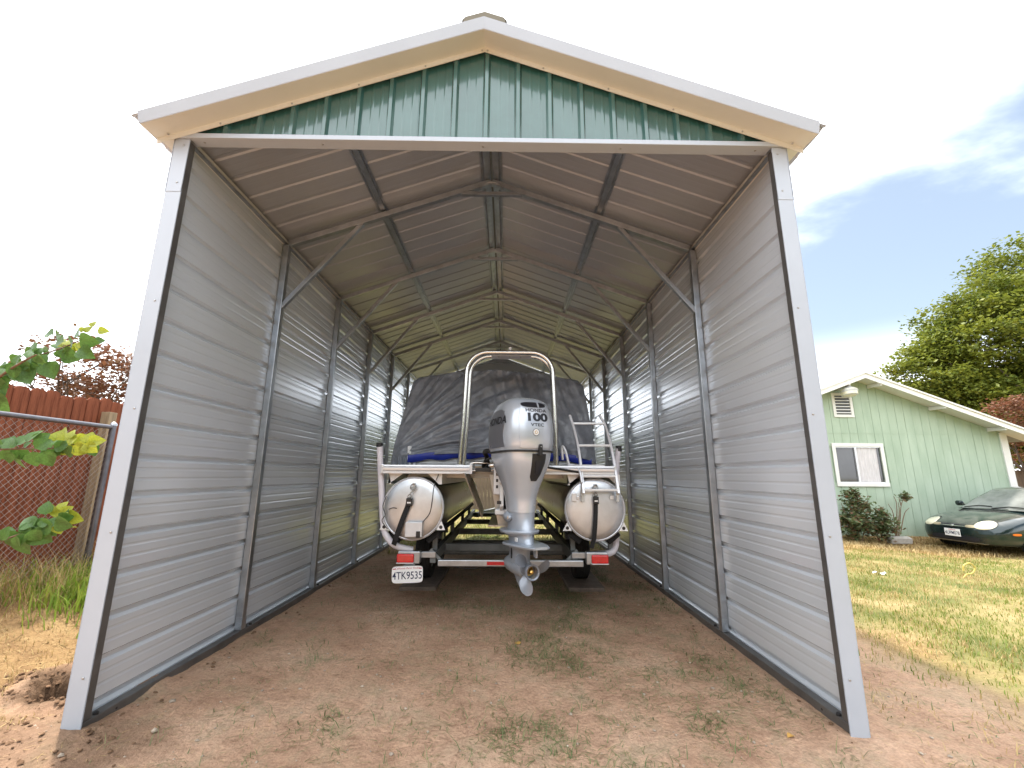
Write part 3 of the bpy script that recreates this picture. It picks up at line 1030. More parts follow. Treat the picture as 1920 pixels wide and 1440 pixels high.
# rake trim: white fascia, soffit and the lip that holds the gable sheets
YF = -0.205
def rz(x):
    return ridge_z - SL * abs(x)
for s in (-1, 1):
    xe = 2.255
    def sect(x):
        zt = rz(x)
        return [(YF, zt - 0.004), (YF - 0.004, zt - 0.008), (YF + 0.022, zt - 0.074), (YF + 0.026, zt - 0.078), (-0.040, zt - 0.066), (-0.034, zt - 0.098), (-0.028, zt - 0.098), (-0.030, zt - 0.054), (YF + 0.034, zt - 0.070), (YF + 0.008, zt - 0.010)]
    loops = [[(s * x, a, b) for a, b in sect(x)] for x in (0.0, 0.8, 1.6, 2.06, xe)]
    rk = MB().loft(loops).build('rake_trim', 'trim_bounce_warm', cp, smooth=30)
    fl = [[(s * x, YF - 0.006, rz(x) - 0.003), (s * x, YF + 0.0175, rz(x) - 0.076), (s * x, YF + 0.0205, rz(x) - 0.0805), (s * x, YF + 0.0215, rz(x) - 0.076), (s * x, YF - 0.0045, rz(x) - 0.003)] for x in (0.0, 0.8, 1.6, xe + 0.004)]
    MB().loft(fl).build('fascia', 'white_trim', cp)
    sc = MB()
    for x in (0.02, 0.43, 0.90, 1.36, 1.84):
        sc.lathe([(0, 0.008), (0.003, 0.007), (0.005, 0.003)], (s * x, -0.035, rz(x) - 0.084), (0, -1, 0), 8)
    for x in (2.17, 2.135):
        sc.lathe([(0, 0.008), (0.004, 0.006)], (s * x, -0.08 + (2.19 - x) * 1.2, rz(x) - 0.0735), (0, 0, -1), 8)
    sc.build('trim_screws', 'screw', rk)
    # eave trim closing the roof edge along the wall
    pr = [(2.100, -0.030), (2.105, -0.075), (2.165, -0.080), (2.255, -0.050), (2.257, -0.012), (2.253, -0.012), (2.250, -0.046), (2.165, -0.075), (2.112, -0.070), (2.106, -0.030)]
    loops = [[(s * u, y, rz(u) + v) for u, v in pr] for y in (-0.03, 3, 6, LEN + 0.05)]
    MB().loft(loops).build('eave_trim', 'trim_bounce_warm', cp)
    # angle between wall and roof inside
    MB().bar((s * 2.1, 0.07, 3.675), (s * 2.1, LEN, 3.675), 0.03, 0.012).build('eave_angle', 'galvanised', cp)

# ridge cap with its foam closure
cap = [(-0.165, -0.052), (-0.160, -0.012), (-0.135, 0.018 - 0.0), (0.0, 0.066), (0.135, 0.018), (0.160, -0.012), (0.165, -0.052)]
loops = [[(u, y, ridge_z + v + 0.052) for u, v in cap] + [(u * 0.985, y, ridge_z + v + 0.048) for u, v in reversed(cap)] for y in (-0.15, LEN + 0.14)]
rc = MB().loft(loops).build('ridge_cap', 'ridge_tan', cp)
fm = [[(-0.155, y, ridge_z - 0.045), (-0.150, y, ridge_z + 0.032), (-0.13, y, ridge_z + 0.060), (0, y, ridge_z + 0.108), (0.13, y, ridge_z + 0.060), (0.150, y, ridge_z + 0.032), (0.155, y, ridge_z - 0.045), (0, y, ridge_z + 0.021)] for y in (-0.156, -0.10)]
MB().loft(fm).build('foam_closure', 'ridge_tan', rc)
# rear header and gable
MB().add([(-2.06, LEN - 0.03, 3.69), (2.06, LEN - 0.03, 3.69), (0, LEN - 0.03, 4.455)], [(0, 1, 2)]).build('gable_lining', 'roof_sheet', cp, recalc=False)
MB().box(-2.13, 2.13, LEN - 0.06, LEN + 0.02, 3.655, 3.692).build('header_trim', 'white_trim', cp)
# ------------------------------------------------------------------ boat trailer
BX = 0.168                              # centre line of boat and trailer
PR, PXC, PZ, YS = 0.312, 0.922, 1.032, 1.90   # pontoon radius, half spacing, height, stern face
tr = empty('boat_trailer', (BX, 3.3, 0), 'galvanised boat trailer with red tail lights under the pontoon boat', 'trailer')
for s in (-1, 1):
    x = BX + s * PXC
    fr = MB().box(x - s * 0.20 - 0.03, x - s * 0.20 + 0.03, 2.02, 7.6, 0.49, 0.60)
    fr.build('frame_rail', 'trailer_steel', tr, bevel=0.006)
    for dx in (-1, 1):
        xb = x + dx * 0.20
        ang = dx * R(38)
        a = Vector((xb, 1.98, PZ - 0.285))
        b = Vector((xb, 6.6, PZ - 0.285))
        MB().bar(a, b, 0.15, 0.055, (math.sin(-ang), 0, math.cos(ang))).build('bunk', 'carpet', tr, bevel=0.012)
        for y in (2.15, 3.6, 5.0, 6.3):
            MB().bar((xb, y, 0.60), (xb, y, PZ - 0.30), 0.05, 0.05, (0, 1, 0)).build('bunk_post', 'trailer_steel', tr, bevel=0.004)
    # stub bracket that carries the tail light
    MB().box(min(x - s * 0.23, x + s * 0.03), max(x - s * 0.23, x + s * 0.03), 2.0, 2.05, 0.545, 0.60).build('light_bracket', 'galvanised', tr, bevel=0.003)
    MB().bar((x - s * 0.17, 2.03, 0.62), (x - s * 0.30, 2.03, 0.50), 0.016, 0.03).build('gusset', 'trailer_steel', tr)
    hx = x + s * 0.02
    hs = MB().box(hx - 0.115, hx + 0.105, 1.93, 2.02, 0.498, 0.615).build('tail_light', 'galvanised', tr, bevel=0.008)
    lx = hx + (0.018 if s > 0 else -0.035)
    MB().box(lx - 0.085, lx + 0.085, 1.905, 1.932, 0.512, 0.595).build('lens', 'red_lens', hs, bevel=0.012, seg=3)
    MB().box(lx - 0.085, lx + 0.085, 1.903, 1.932, 0.506, 0.5115).build('clear_strip', 'plate_white', hs)
cb = MB().box(BX - 0.66, BX + 0.80, 1.95, 2.02, 0.472, 0.532).build('rear_crossbar', 'galvanised', tr, bevel=0.006)
MB().box(0.0, 0.20, 1.944, 1.949, 0.487, 0.519).build('reflector', 'red_reflector', cb)
for y, z in ((2.75, 0.54), (4.2, 0.54), (5.6, 0.54), (7.0, 0.54)):
    MB().box(BX - 0.76, BX + 0.76, y, y + 0.07, z - 0.05, z + 0.03).build('cross_member', 'trailer_steel', tr, bevel=0.006)
MB().tube([(BX - 0.95, 3.45, 0.36), (BX + 0.95, 3.45, 0.36)], 0.03, 10).build('axle', 'trailer_steel', tr, smooth=40)
MB().tube([(BX - 0.95, 4.35, 0.36), (BX + 0.95, 4.35, 0.36)], 0.03, 10).build('axle', 'trailer_steel', tr, smooth=40)
for s in (-1, 1):
    MB().bar((BX + s * 0.62, 6.9, 0.54), (BX + s * 0.06, 8.9, 0.54), 0.08, 0.10).build('tongue', 'trailer_steel', tr)
MB().bar((BX, 8.5, 0.54), (BX, 8.5, 1.25), 0.07, 0.07, (0, 1, 0)).build('winch_post', 'trailer_steel', tr)
MB().tube([(BX, 8.75, 0.54), (BX, 8.75, 0.02)], 0.03, 10).build('jack_stand', 'galvanised', tr, smooth=40)

def wheel(name, c, r, w, parent, rim='galvanised', axis=(1, 0, 0), grooves=4):
    prof = []
    hw = w / 2
    prof += [(-hw * 0.85, r * 0.55), (-hw, r * 0.70), (-hw * 0.98, r * 0.88), (-hw * 0.86, r * 0.965)]
    n = grooves
    for i in range(n + 1):
        a = -hw * 0.80 + (hw * 1.60) * i / (n + 1)
        b = -hw * 0.80 + (hw * 1.60) * (i + 1) / (n + 1)
        g = (b - a) * 0.12
        prof += [(a + g, r * 0.975), (a + g, r), (b - g, r), (b - g, r * 0.975)]
    prof += [(hw * 0.86, r * 0.965), (hw * 0.98, r * 0.88), (hw, r * 0.70), (hw * 0.85, r * 0.55)]
    wh = MB().lathe(prof, c, axis, 40, cap=False).build(name, 'black_rubber', parent, smooth=35)
    MB().lathe([(-hw * 0.85, r * 0.56), (-hw * 0.5, r * 0.5), (-hw * 0.35, r * 0.2), (-hw * 0.45, 0.02), (hw * 0.45, 0.02), (hw * 0.35, r * 0.2), (hw * 0.5, r * 0.5), (hw * 0.85, r * 0.56)], c, axis, 24).build('rim', rim, wh, smooth=35)
    return wh
for s in (-1, 1):
    for y in (3.45, 4.35):
        wheel('wheel', (BX + s * 1.02 - 0.02, y, 0.345), 0.295, 0.205, tr)
    # slabs under the tyres
    sl_ = MB().box(BX + s * 1.02 - 0.24, BX + s * 1.02 + 0.20, 2.95, 4.75, -0.03, 0.045).build('paving_slab', 'concrete', None, bevel=0.008)
    tag(sl_, 'flat concrete slab under the trailer tyres on the ' + ('number plate side' if s < 0 else 'boarding ladder side'), 'slab', 'slabs under the tyres')
# fenders
for s in (-1, 1):
    xx = BX + s * 1.02 - 0.02
    def fen(y0):
        pts = [(y0 + 0.36 * math.cos(t), 0.37 + 0.34 * math.sin(t)) for t in np.linspace(0.25, math.pi - 0.25, 12)]
        return [[(xx - 0.12, y, z), (xx + 0.12, y, z), (xx + 0.12, y, z + 0.006), (xx - 0.12, y, z + 0.006)] for y, z in pts]
    MB().loft(fen(4.35)).build('fender', 'galvanised', tr, smooth=40)
# PVC guide poles
g1 = spline([at_y(712, 833, 1.95), at_y(715, 910, 1.95), at_y(719, 985, 1.95), at_y(727, 1008, 1.95), at_y(742, 1023, 1.97), (BX - 0.93, 2.02, 0.615)], 6)
gp = MB().tube(g1, 0.032, 12).build('guide_pole', 'pvc', tr, smooth=60)
MB().tube([g1[0] + Vector((0, 0, 0.012)), g1[0] - Vector((0, 0, 0.03))], 0.034, 12).build('pole_cap', 'black_plastic', gp, smooth=40)
g2 = [at_y(1160, 838, 2.15), at_y(1156, 880, 2.15), at_y(1154, 960, 2.15), (BX + 1.16, 2.12, 0.62), (BX + 0.93, 2.05, 0.575)]
gp = MB().tube(spline(g2, 6), 0.032, 12).build('guide_pole', 'pvc', tr, smooth=60)
MB().tube([g2[0] + Vector((0, 0, 0.012)), g2[0] - Vector((0, 0, 0.05))], 0.034, 12).build('pole_cap', 'black_plastic', gp, smooth=40)
# number plate
PYp = 1.915
a, b = at_y(690 + 128 / 2.88, 630 + 1247 / 2.88, PYp), at_y(690 + 297 / 2.88, 630 + 1240 / 2.88, PYp)
c_ = at_y(690 + 212 / 2.88, 630 + 1288 / 2.88, PYp)
ux = (b - a).normalized()
uy = Vector((-ux.z, 0, ux.x))
pl = MB()
o_ = [(x, y) for x, y in ellipse(0.152, 0.078, 40, p=7)]
pl.loft([[c_ + ux * x + uy * y + Vector((0, d, 0)) for x, y in o_] for d in (0.0, 0.003)])
plate = pl.build('number_plate', 'plate_white', tr)
decal_text('plate_number', '4TK9535', 0.098, c_ - uy * 0.012, ux, uy, MATS['ink_navy'], plate, off=0.0015, sx=0.80, weight=0.0008)
decal_text('plate_heading', 'California Perm Trailer', 0.026, c_ + uy * 0.058, ux, uy, MATS['ink_red'], plate, off=0.0015, shear=0.3)
for sx_ in (-1, 1):
    pc = c_ + ux * (sx_ * 0.128) + uy * 0.054
    MB().add([pc - ux * 0.014 - uy * 0.004 - Vector((0, .0015, 0)), pc + ux * 0.014 - uy * 0.004 - Vector((0, .0015, 0)), pc + ux * 0.014 + uy * 0.004 - Vector((0, .0015, 0)), pc - ux * 0.014 + uy * 0.004 - Vector((0, .0015, 0))], [(0, 1, 2, 3)]).build('plate_sticker', 'ink_red', plate)
MB().box(c_.x - 0.05, c_.x + 0.05, PYp + 0.004, 2.03, c_.z + 0.055, c_.z + 0.075).build('plate_bracket', 'galvanised', tr)
# wiring hanging under the crossbar
MB().tube(spline([(-0.45, 1.99, 0.475), (-0.2, 1.98, 0.45), (0.1, 1.98, 0.462), (0.5, 1.98, 0.452), (0.8, 1.99, 0.475)], 8), 0.006, 6).build('wire', 'black_plastic', tr, smooth=60)

# ------------------------------------------------------------------ pontoon boat
pb = empty('pontoon_boat', (BX, 4.5, 0.7), 'aluminium pontoon boat with tow arch standing on the trailer', 'boat')
for s in (-1, 1):
    x = BX + s * PXC
    prof = [(0.0, 0.001), (0.0, PR - 0.022), (0.012, PR - 0.006), (0.03, PR), (1.0, PR), (1.01, PR - 0.002), (3.2, PR), (5.0, PR), (5.6, PR * 0.85), (6.1, PR * 0.5), (6.3, 0.02)]
    pn = MB().lathe(prof, (x, YS, PZ), (0, 1, 0), 64).build('pontoon', 'alu_satin', pb, smooth=40)
    # rolled seam ring and domed stern disc
    dome = [(-0.018, 0.002), (-0.016, 0.12), (-0.010, 0.22), (-0.001, PR - 0.03), (0.004, PR - 0.022)]
    MB().lathe(dome, (x, YS, PZ), (0, 1, 0), 64).build('stern_disc', 'alu_brushed', pn, smooth=40)
    MB().lathe([(0.0, PR - 0.02), (-0.006, PR - 0.012), (0.0, PR - 0.002), (0.008, PR + 0.001)], (x, YS + 0.003, PZ), (0, 1, 0), 64, cap=False).build('weld_seam', 'alu_bright', pn, smooth=60)
    # lifting ears with holes, on both lower flanks
    for dx in (-1, 1):
        ex = x + dx * 0.285
        ear = MB()
        tri = [(-0.045, -0.035), (0.045, -0.035), (0.004, 0.055)]
        ear.loft([[(ex + u, YS + d, PZ - 0.175 + v) for u, v in tri] for d in (0.01, 0.018)])
        e_ = ear.build('transom_ear', 'plate_white', pn)
        MB().lathe([(0, 0.017), (0.002, 0.017)], (ex + 0.001, YS + 0.0095, PZ - 0.182), (0, -1, 0), 16).build('ear_hole', 'ink_black', e_)
    # risers between pontoon and deck
    for dx in (-1, 1):
        rx = x + dx * 0.20
        MB().loft([[(rx - 0.075, YS + 0.035 + d, 1.378), (rx + 0.075, YS + 0.035 + d, 1.378), (rx + dx * 0.075, YS + 0.035 + d, 1.27), (rx + dx * 0.045, YS + 0.035 + d, 1.27)] for d in (0, 3.0)]).build('riser', 'alu_bright', pn)
    # tow eye
    MB().tube([(x + 0.028 * math.cos(t), YS - 0.045, PZ + 0.21 + 0.028 * math.sin(t)) for t in np.linspace(0, 2 * math.pi, 15)], 0.006, 6).build('tow_eye', 'steel_tube', pn, smooth=60)
    MB().box(x - 0.012, x + 0.012, YS - 0.04, YS - 0.015, PZ + 0.215, PZ + 0.255).build('eye_plate', 'alu_bright', pn, bevel=0.003)
# battery-style box, hose and clips on the plate-side pontoon
xl = BX - PXC
bx_ = MB().box(xl - 0.05, xl + 0.115, YS - 0.09, YS - 0.010, PZ - 0.265, PZ - 0.125).build('junction_box', 'bracket_white', pb, bevel=0.006)
MB().box(xl + 0.06, xl + 0.10, YS - 0.10, YS - 0.088, PZ - 0.27, PZ - 0.21).build('latch', 'black_plastic', bx_, bevel=0.003)
MB().tube(spline([(xl + 0.11, YS - 0.05, PZ - 0.13), (xl + 0.17, YS - 0.02, PZ - 0.05), (xl + 0.19, YS - 0.025, PZ + 0.05), (xl + 0.205, YS - 0.015, PZ + 0.22), (xl + 0.24, YS + 0.02, PZ + 0.34)], 6), 0.004, 6).build('thin_cable', 'black_plastic', pb, smooth=60)
MB().tube(spline([(xl - 0.27, YS - 0.03, PZ + 0.12), (xl - 0.30, YS - 0.02, PZ + 0.02), (xl - 0.27, YS - 0.025, PZ - 0.06), (xl - 0.30, YS - 0.02, PZ - 0.12), (xl - 0.24, YS - 0.02, PZ - 0.20)], 6), 0.004, 6).build('thin_cable', 'black_plastic', pb, smooth=60)
MB().tube(spline([(xl - 0.16, YS - 0.02, PZ - 0.0), (xl - 0.2, YS - 0.025, PZ + 0.005), (xl - 0.24, YS - 0.02, PZ - 0.01)], 4), 0.004, 6).build('thin_cable', 'black_plastic', pb, smooth=60)
# sonar bracket and transducer on the ladder-side pontoon
xr = BX + PXC
MB().box(xr - 0.24, xr - 0.19, YS - 0.03, YS - 0.015, PZ + 0.08, PZ + 0.16).box(xr - 0.19, xr - 0.16, YS - 0.025, YS - 0.012, PZ + 0.10, PZ + 0.13).build('sensor_bracket', 'alu_bright', pb, bevel=0.003)
MB().box(xr + 0.15, xr + 0.19, YS - 0.03, YS - 0.012, PZ + 0.10, PZ + 0.14).build('sensor_bracket', 'alu_bright', pb, bevel=0.003)

# deck: floor, ribbed edge extrusions left and right of the motor well
MB().box(BX - 1.22, BX + 1.13, YS + 0.30, 8.0, 1.40, 1.445).build('deck', 'boat_panel', pb)
def edge(x0, x1, name):
    e = MB()
    prof = [(0.0, 1.376), (-0.018, 1.378), (-0.018, 1.398), (-0.004, 1.402), (-0.004, 1.408), (-0.024, 1.412), (-0.026, 1.432), (-0.024, 1.436), (-0.004, 1.440), (-0.006, 1.444), (-0.020, 1.448), (-0.018, 1.462), (0.0, 1.466), (0.34, 1.466), (0.34, 1.376)]
    e.loft([[(x, YS - 0.03 + a, z) for a, z in prof] for x in (x0, x1)])
    return e.build(name, 'alu_bright', pb)
edge(BX - 1.235, BX - 0.36, 'deck_edge')
edge(BX + 0.36, BX + 1.12, 'deck_edge')
MB().box(BX - 1.27, BX - 1.236, YS - 0.036, YS + 0.32, 1.374, 1.470).build('corner_cap', 'alu_bright', pb, bevel=0.01)
MB().box(BX + 1.121, BX + 1.15, YS - 0.036, YS + 0.32, 1.374, 1.470).build('corner_cap', 'alu_bright', pb, bevel=0.01)
for x0, x1 in ((BX - 0.37, BX - 0.33), (BX + 0.33, BX + 0.37)):
    MB().box(x0, x1, YS - 0.04, YS + 0.33, 1.374, 1.47).build('well_cap', 'alu_bright', pb, bevel=0.004)
# cross members under the deck, M brackets
for y in (2.3, 3.2, 4.1, 5.0):
    MB().box(BX - 1.1, BX + 1.1, y, y + 0.04, 1.335, 1.398).build('deck_beam', 'pod_metal', pb)
# motor pod: transom plate, side braces, bottom
MB().loft([[(BX - 0.16, y, 1.375), (BX + 0.36, y, 1.375), (BX + 0.26, y, 0.86), (BX - 0.06, y, 0.86)] for y in (1.93, 1.965)]).build('transom_plate', 'pod_metal', pb, bevel=0.004)
for x0 in (-0.235, 0.445):
    sgn = -1 if x0 < 0 else 1
    MB().loft([[(x0 + d, 1.70, 1.385), (x0 + d, 2.5, 1.385), (x0 + d - sgn * 0.16, 2.5, 0.98), (x0 + d - sgn * 0.18, 1.88, 0.95)] for d in (-0.006, 0.006)]).build('pod_side', 'pod_metal', pb)
MB().loft([[(BX - 0.16, y, 0.86), (BX + 0.22, y, 0.86), (BX + 0.22, y, 0.875), (BX - 0.16, y, 0.875)] for y in (1.9, 3.0)]).build('pod_floor', 'pod_metal', pb)
MB().box(BX - 0.30, BX - 0.14, YS - 0.05, YS + 0.02, 1.40, 1.44).build('well_bracket', 'black_plastic', pb, bevel=0.004)
# folded grey fence panel below the cover
pf = MB().box(-0.97, 1.12, 2.62, 2.66, 1.47, 1.66).build('rear_fence', 'boat_panel', pb)
for z in (1.495, 1.53, 1.565, 1.60):
    MB().box(-0.86, 1.05, 2.606, 2.619, z, z + 0.022).build('fence_slat', 'boat_panel', pf, bevel=0.003)
MB().box(-1.0, -0.955, 2.585, 2.64, 1.468, 1.70).build('fence_post', 'alu_bright', pb, bevel=0.004)
MB().box(-0.93, -0.90, 2.600, 2.64, 1.468, 1.66).build('fence_post', 'alu_bright', pb, bevel=0.004)
# low rails beside the well
MB().tube(spline([at_y(880, 883, 1.98), at_y(884, 869, 1.98), at_y(905, 868, 1.98), at_y(925, 869, 2.0)], 5), 0.011, 8).build('low_rail', 'steel_tube', pb, smooth=60)
MB().tube([at_y(880, 883, 1.98), at_y(930, 881, 1.98)], 0.011, 8).build('low_rail', 'steel_tube', pb, smooth=60)
# tow arch: two parallel bent tubes with a joining plate
def arch(y0, x0, x1, zt, r, ztilt, name, inset=0.0):
    rad = 0.24
    pts = [Vector((x0 - 0.05, y0, 1.385)), Vector((x0 - 0.02, y0, 1.9)), Vector((x0, y0 + 0.0, zt - rad))]
    for t in np.linspace(math.pi, math.pi / 2, 9)[1:]:
        pts.append(Vector((x0 + rad + rad * math.cos(t), y0 + ztilt, zt - rad + rad * math.sin(t))))
    for t in np.linspace(math.pi / 2, 0, 9):
        pts.append(Vector((x1 - rad + rad * math.cos(t), y0 + ztilt, zt - rad + rad * math.sin(t))))
    pts += [Vector((x1 + 0.02, y0, 1.9)), Vector((x1 + 0.025, y0, 1.385))]
    return MB().tube(pts, r, 16).build(name, 'steel_tube', pb, smooth=60)
ar = arch(2.10, -0.272, 0.700, 2.735, 0.027, 0.0, 'tow_arch')
arch(2.34, -0.255, 0.715, 2.755, 0.024, 0.0, 'tow_arch')
MB().box(0.0, 0.46, 2.15, 2.31, 2.715, 2.728).build('arch_plate', 'alu_bright', ar, bevel=0.003)
for i in range(3):
    MB().lathe([(0, 0.012), (0.008, 0.010)], (0.08 + i * 0.13, 2.2, 2.716), (0, 0, -1), 8).build('plate_bolt', 'screw', ar)
li = MB().lathe([(0, 0.022), (0.012, 0.022), (0.014, 0.012), (0.03, 0.012), (0.032, 0.02), (0.055, 0.02), (0.062, 0.008)], (0.215, 2.15, 2.755), (0, 0, 1), 14).build('anchor_light', 'plate_white', ar, smooth=40)
for x in (-0.322, 0.725):
    MB().box(x - 0.045, x + 0.045, 2.05, 2.15, 1.466, 1.474).build('arch_foot', 'alu_bright', ar, bevel=0.002)
# boarding ladder, folded upright
ld_pts_l = spline([at_y(1068, 778, 2.18), at_y(1075, 800, 2.12), at_y(1085, 845, 1.98), at_y(1091, 893, 1.86), at_y(1094, 925, 1.80)], 5)
ld_pts_r = spline([at_y(1124, 778, 2.18), at_y(1135, 800, 2.12), at_y(1147, 845, 1.98), at_y(1155, 893, 1.86), at_y(1160, 925, 1.80)], 5)
lad = MB()
def rail_loops(pts):
    return [[p + Vector((a, b, 0)) for a, b in ((-0.013, -0.022), (0.013, -0.022), (0.013, 0.022), (-0.013, 0.022))] for p in pts]
lad.loft(rail_loops(ld_pts_l))
ladder = lad.build('boarding_ladder', 'alu_bright', pb, bevel=0.004)
MB().loft(rail_loops(ld_pts_r)).build('ladder_rail', 'alu_bright', ladder, bevel=0.004)
for py in (792, 839, 889, 919):
    def at_h(pts, py):
        best = min(pts, key=lambda p: abs((720 - F_PX * ((p - CAM).dot(up2)) / ((p - CAM).dot(fw))) - py))
        return best
    MB().bar(at_h(ld_pts_l, py), at_h(ld_pts_r, py), 0.045, 0.024, (0, 0, 1)).build('ladder_rung', 'alu_bright', ladder, bevel=0.004)
for pts, px in ((ld_pts_l, 1092), (ld_pts_r, 1159)):
    MB().bar(pts[-1] + Vector((-0.004, 0.035, 0.10)), pts[-1] + Vector((-0.004, 0.03, -0.085)), 0.03, 0.02, (0, 1, 0)).build('ladder_foot', 'lamp_metal', ladder, bevel=0.003)
MB().tube(spline([at_y(1055, 862, 1.95), at_y(1054, 838, 1.95), at_y(1060, 845, 1.93), at_y(1066, 868, 1.92), at_y(1071, 877, 1.92)], 6), 0.014, 10).build('grab_handle', 'alu_bright', ladder, smooth=60)
MB().tube(spline([at_y(1066, 872, 1.9), at_y(1078, 873, 1.88), at_y(1087, 884, 1.84), at_y(1091, 905, 1.80)], 6), 0.013, 10).build('hinge_arm', 'alu_bright', ladder, smooth=60)
MB().box(0.86, 1.20, YS - 0.02, YS + 0.12, 1.467, 1.478).build('ladder_base', 'alu_bright', ladder, bevel=0.002)

# ------------------------------------------------------------------ tie-down straps
def strap(name, label, x, path, w, hook):
    e = empty(name, (x, YS - 0.06, PZ - 0.3), label, 'strap', group='transom tie-down straps')
    P = [Vector(p) for p in path]
    loops = []
    for i, p in enumerate(P):
        d = (P[min(i + 1, len(P) - 1)] - P[max(i - 1, 0)]).normalized()
        a = Vector((d.z, 0, -d.x)).normalized()
        loops.append([p - a * w / 2, p + a * w / 2, p + a * w / 2 + Vector((0, 0.004, 0)), p - a * w / 2 + Vector((0, 0.004, 0))])
    MB().loft(loops).build('webbing', 'black_web', e)
    top = P[0]
    bk = MB().box(top.x - w * 0.62, top.x + w * 0.62, top.y - 0.018, top.y + 0.008, top.z - 0.075, top.z + 0.0).build('buckle', 'black_plastic', e, bevel=0.006)
    MB().box(top.x - w * 0.38, top.x + w * 0.38, top.y - 0.0205, top.y - 0.0185, top.z - 0.050, top.z - 0.036).build('buckle_label', 'plate_white', bk)
    MB().tube([top + Vector((0.016 * math.cos(t), -0.004, 0.018 + 0.016 * math.sin(t))) for t in np.linspace(0, 2 * math.pi, 13)], 0.0055, 6).build('ring', 'steel_tube', e, smooth=60)
    MB().tube(spline([top + Vector((0, -0.004, 0.03)), Vector(hook) + Vector((-0.012, 0, -0.05)), Vector(hook) + Vector((0.014, 0, -0.03)), Vector(hook) + Vector((0.01, 0, 0.0)), Vector(hook) + Vector((-0.008, 0, -0.004))], 5), 0.006, 6).build('hook', 'lamp_metal', e, smooth=60)
    return e
yy = YS - 0.055
sA = [at_y(768, 934, yy), at_y(764, 950, yy), at_y(756, 970, yy), at_y(748, 992, yy), at_y(741, 1012, yy + 0.02), at_y(738, 1022, yy + 0.06)]
strap('tie_down_strap', 'slanting black tie-down strap hooked to the pontoon above the number plate', xl, sA, 0.05, at_y(773, 914, yy))
sB = [at_y(1117, 931, yy), at_y(1117, 960, yy), at_y(1116, 985, yy), at_y(1114, 1010, yy), at_y(1109, 1028, yy + 0.03)]
strap('tie_down_strap', 'upright black tie-down strap hooked to the pontoon behind the boarding ladder', xr, sB, 0.045, at_y(1117, 909, yy))

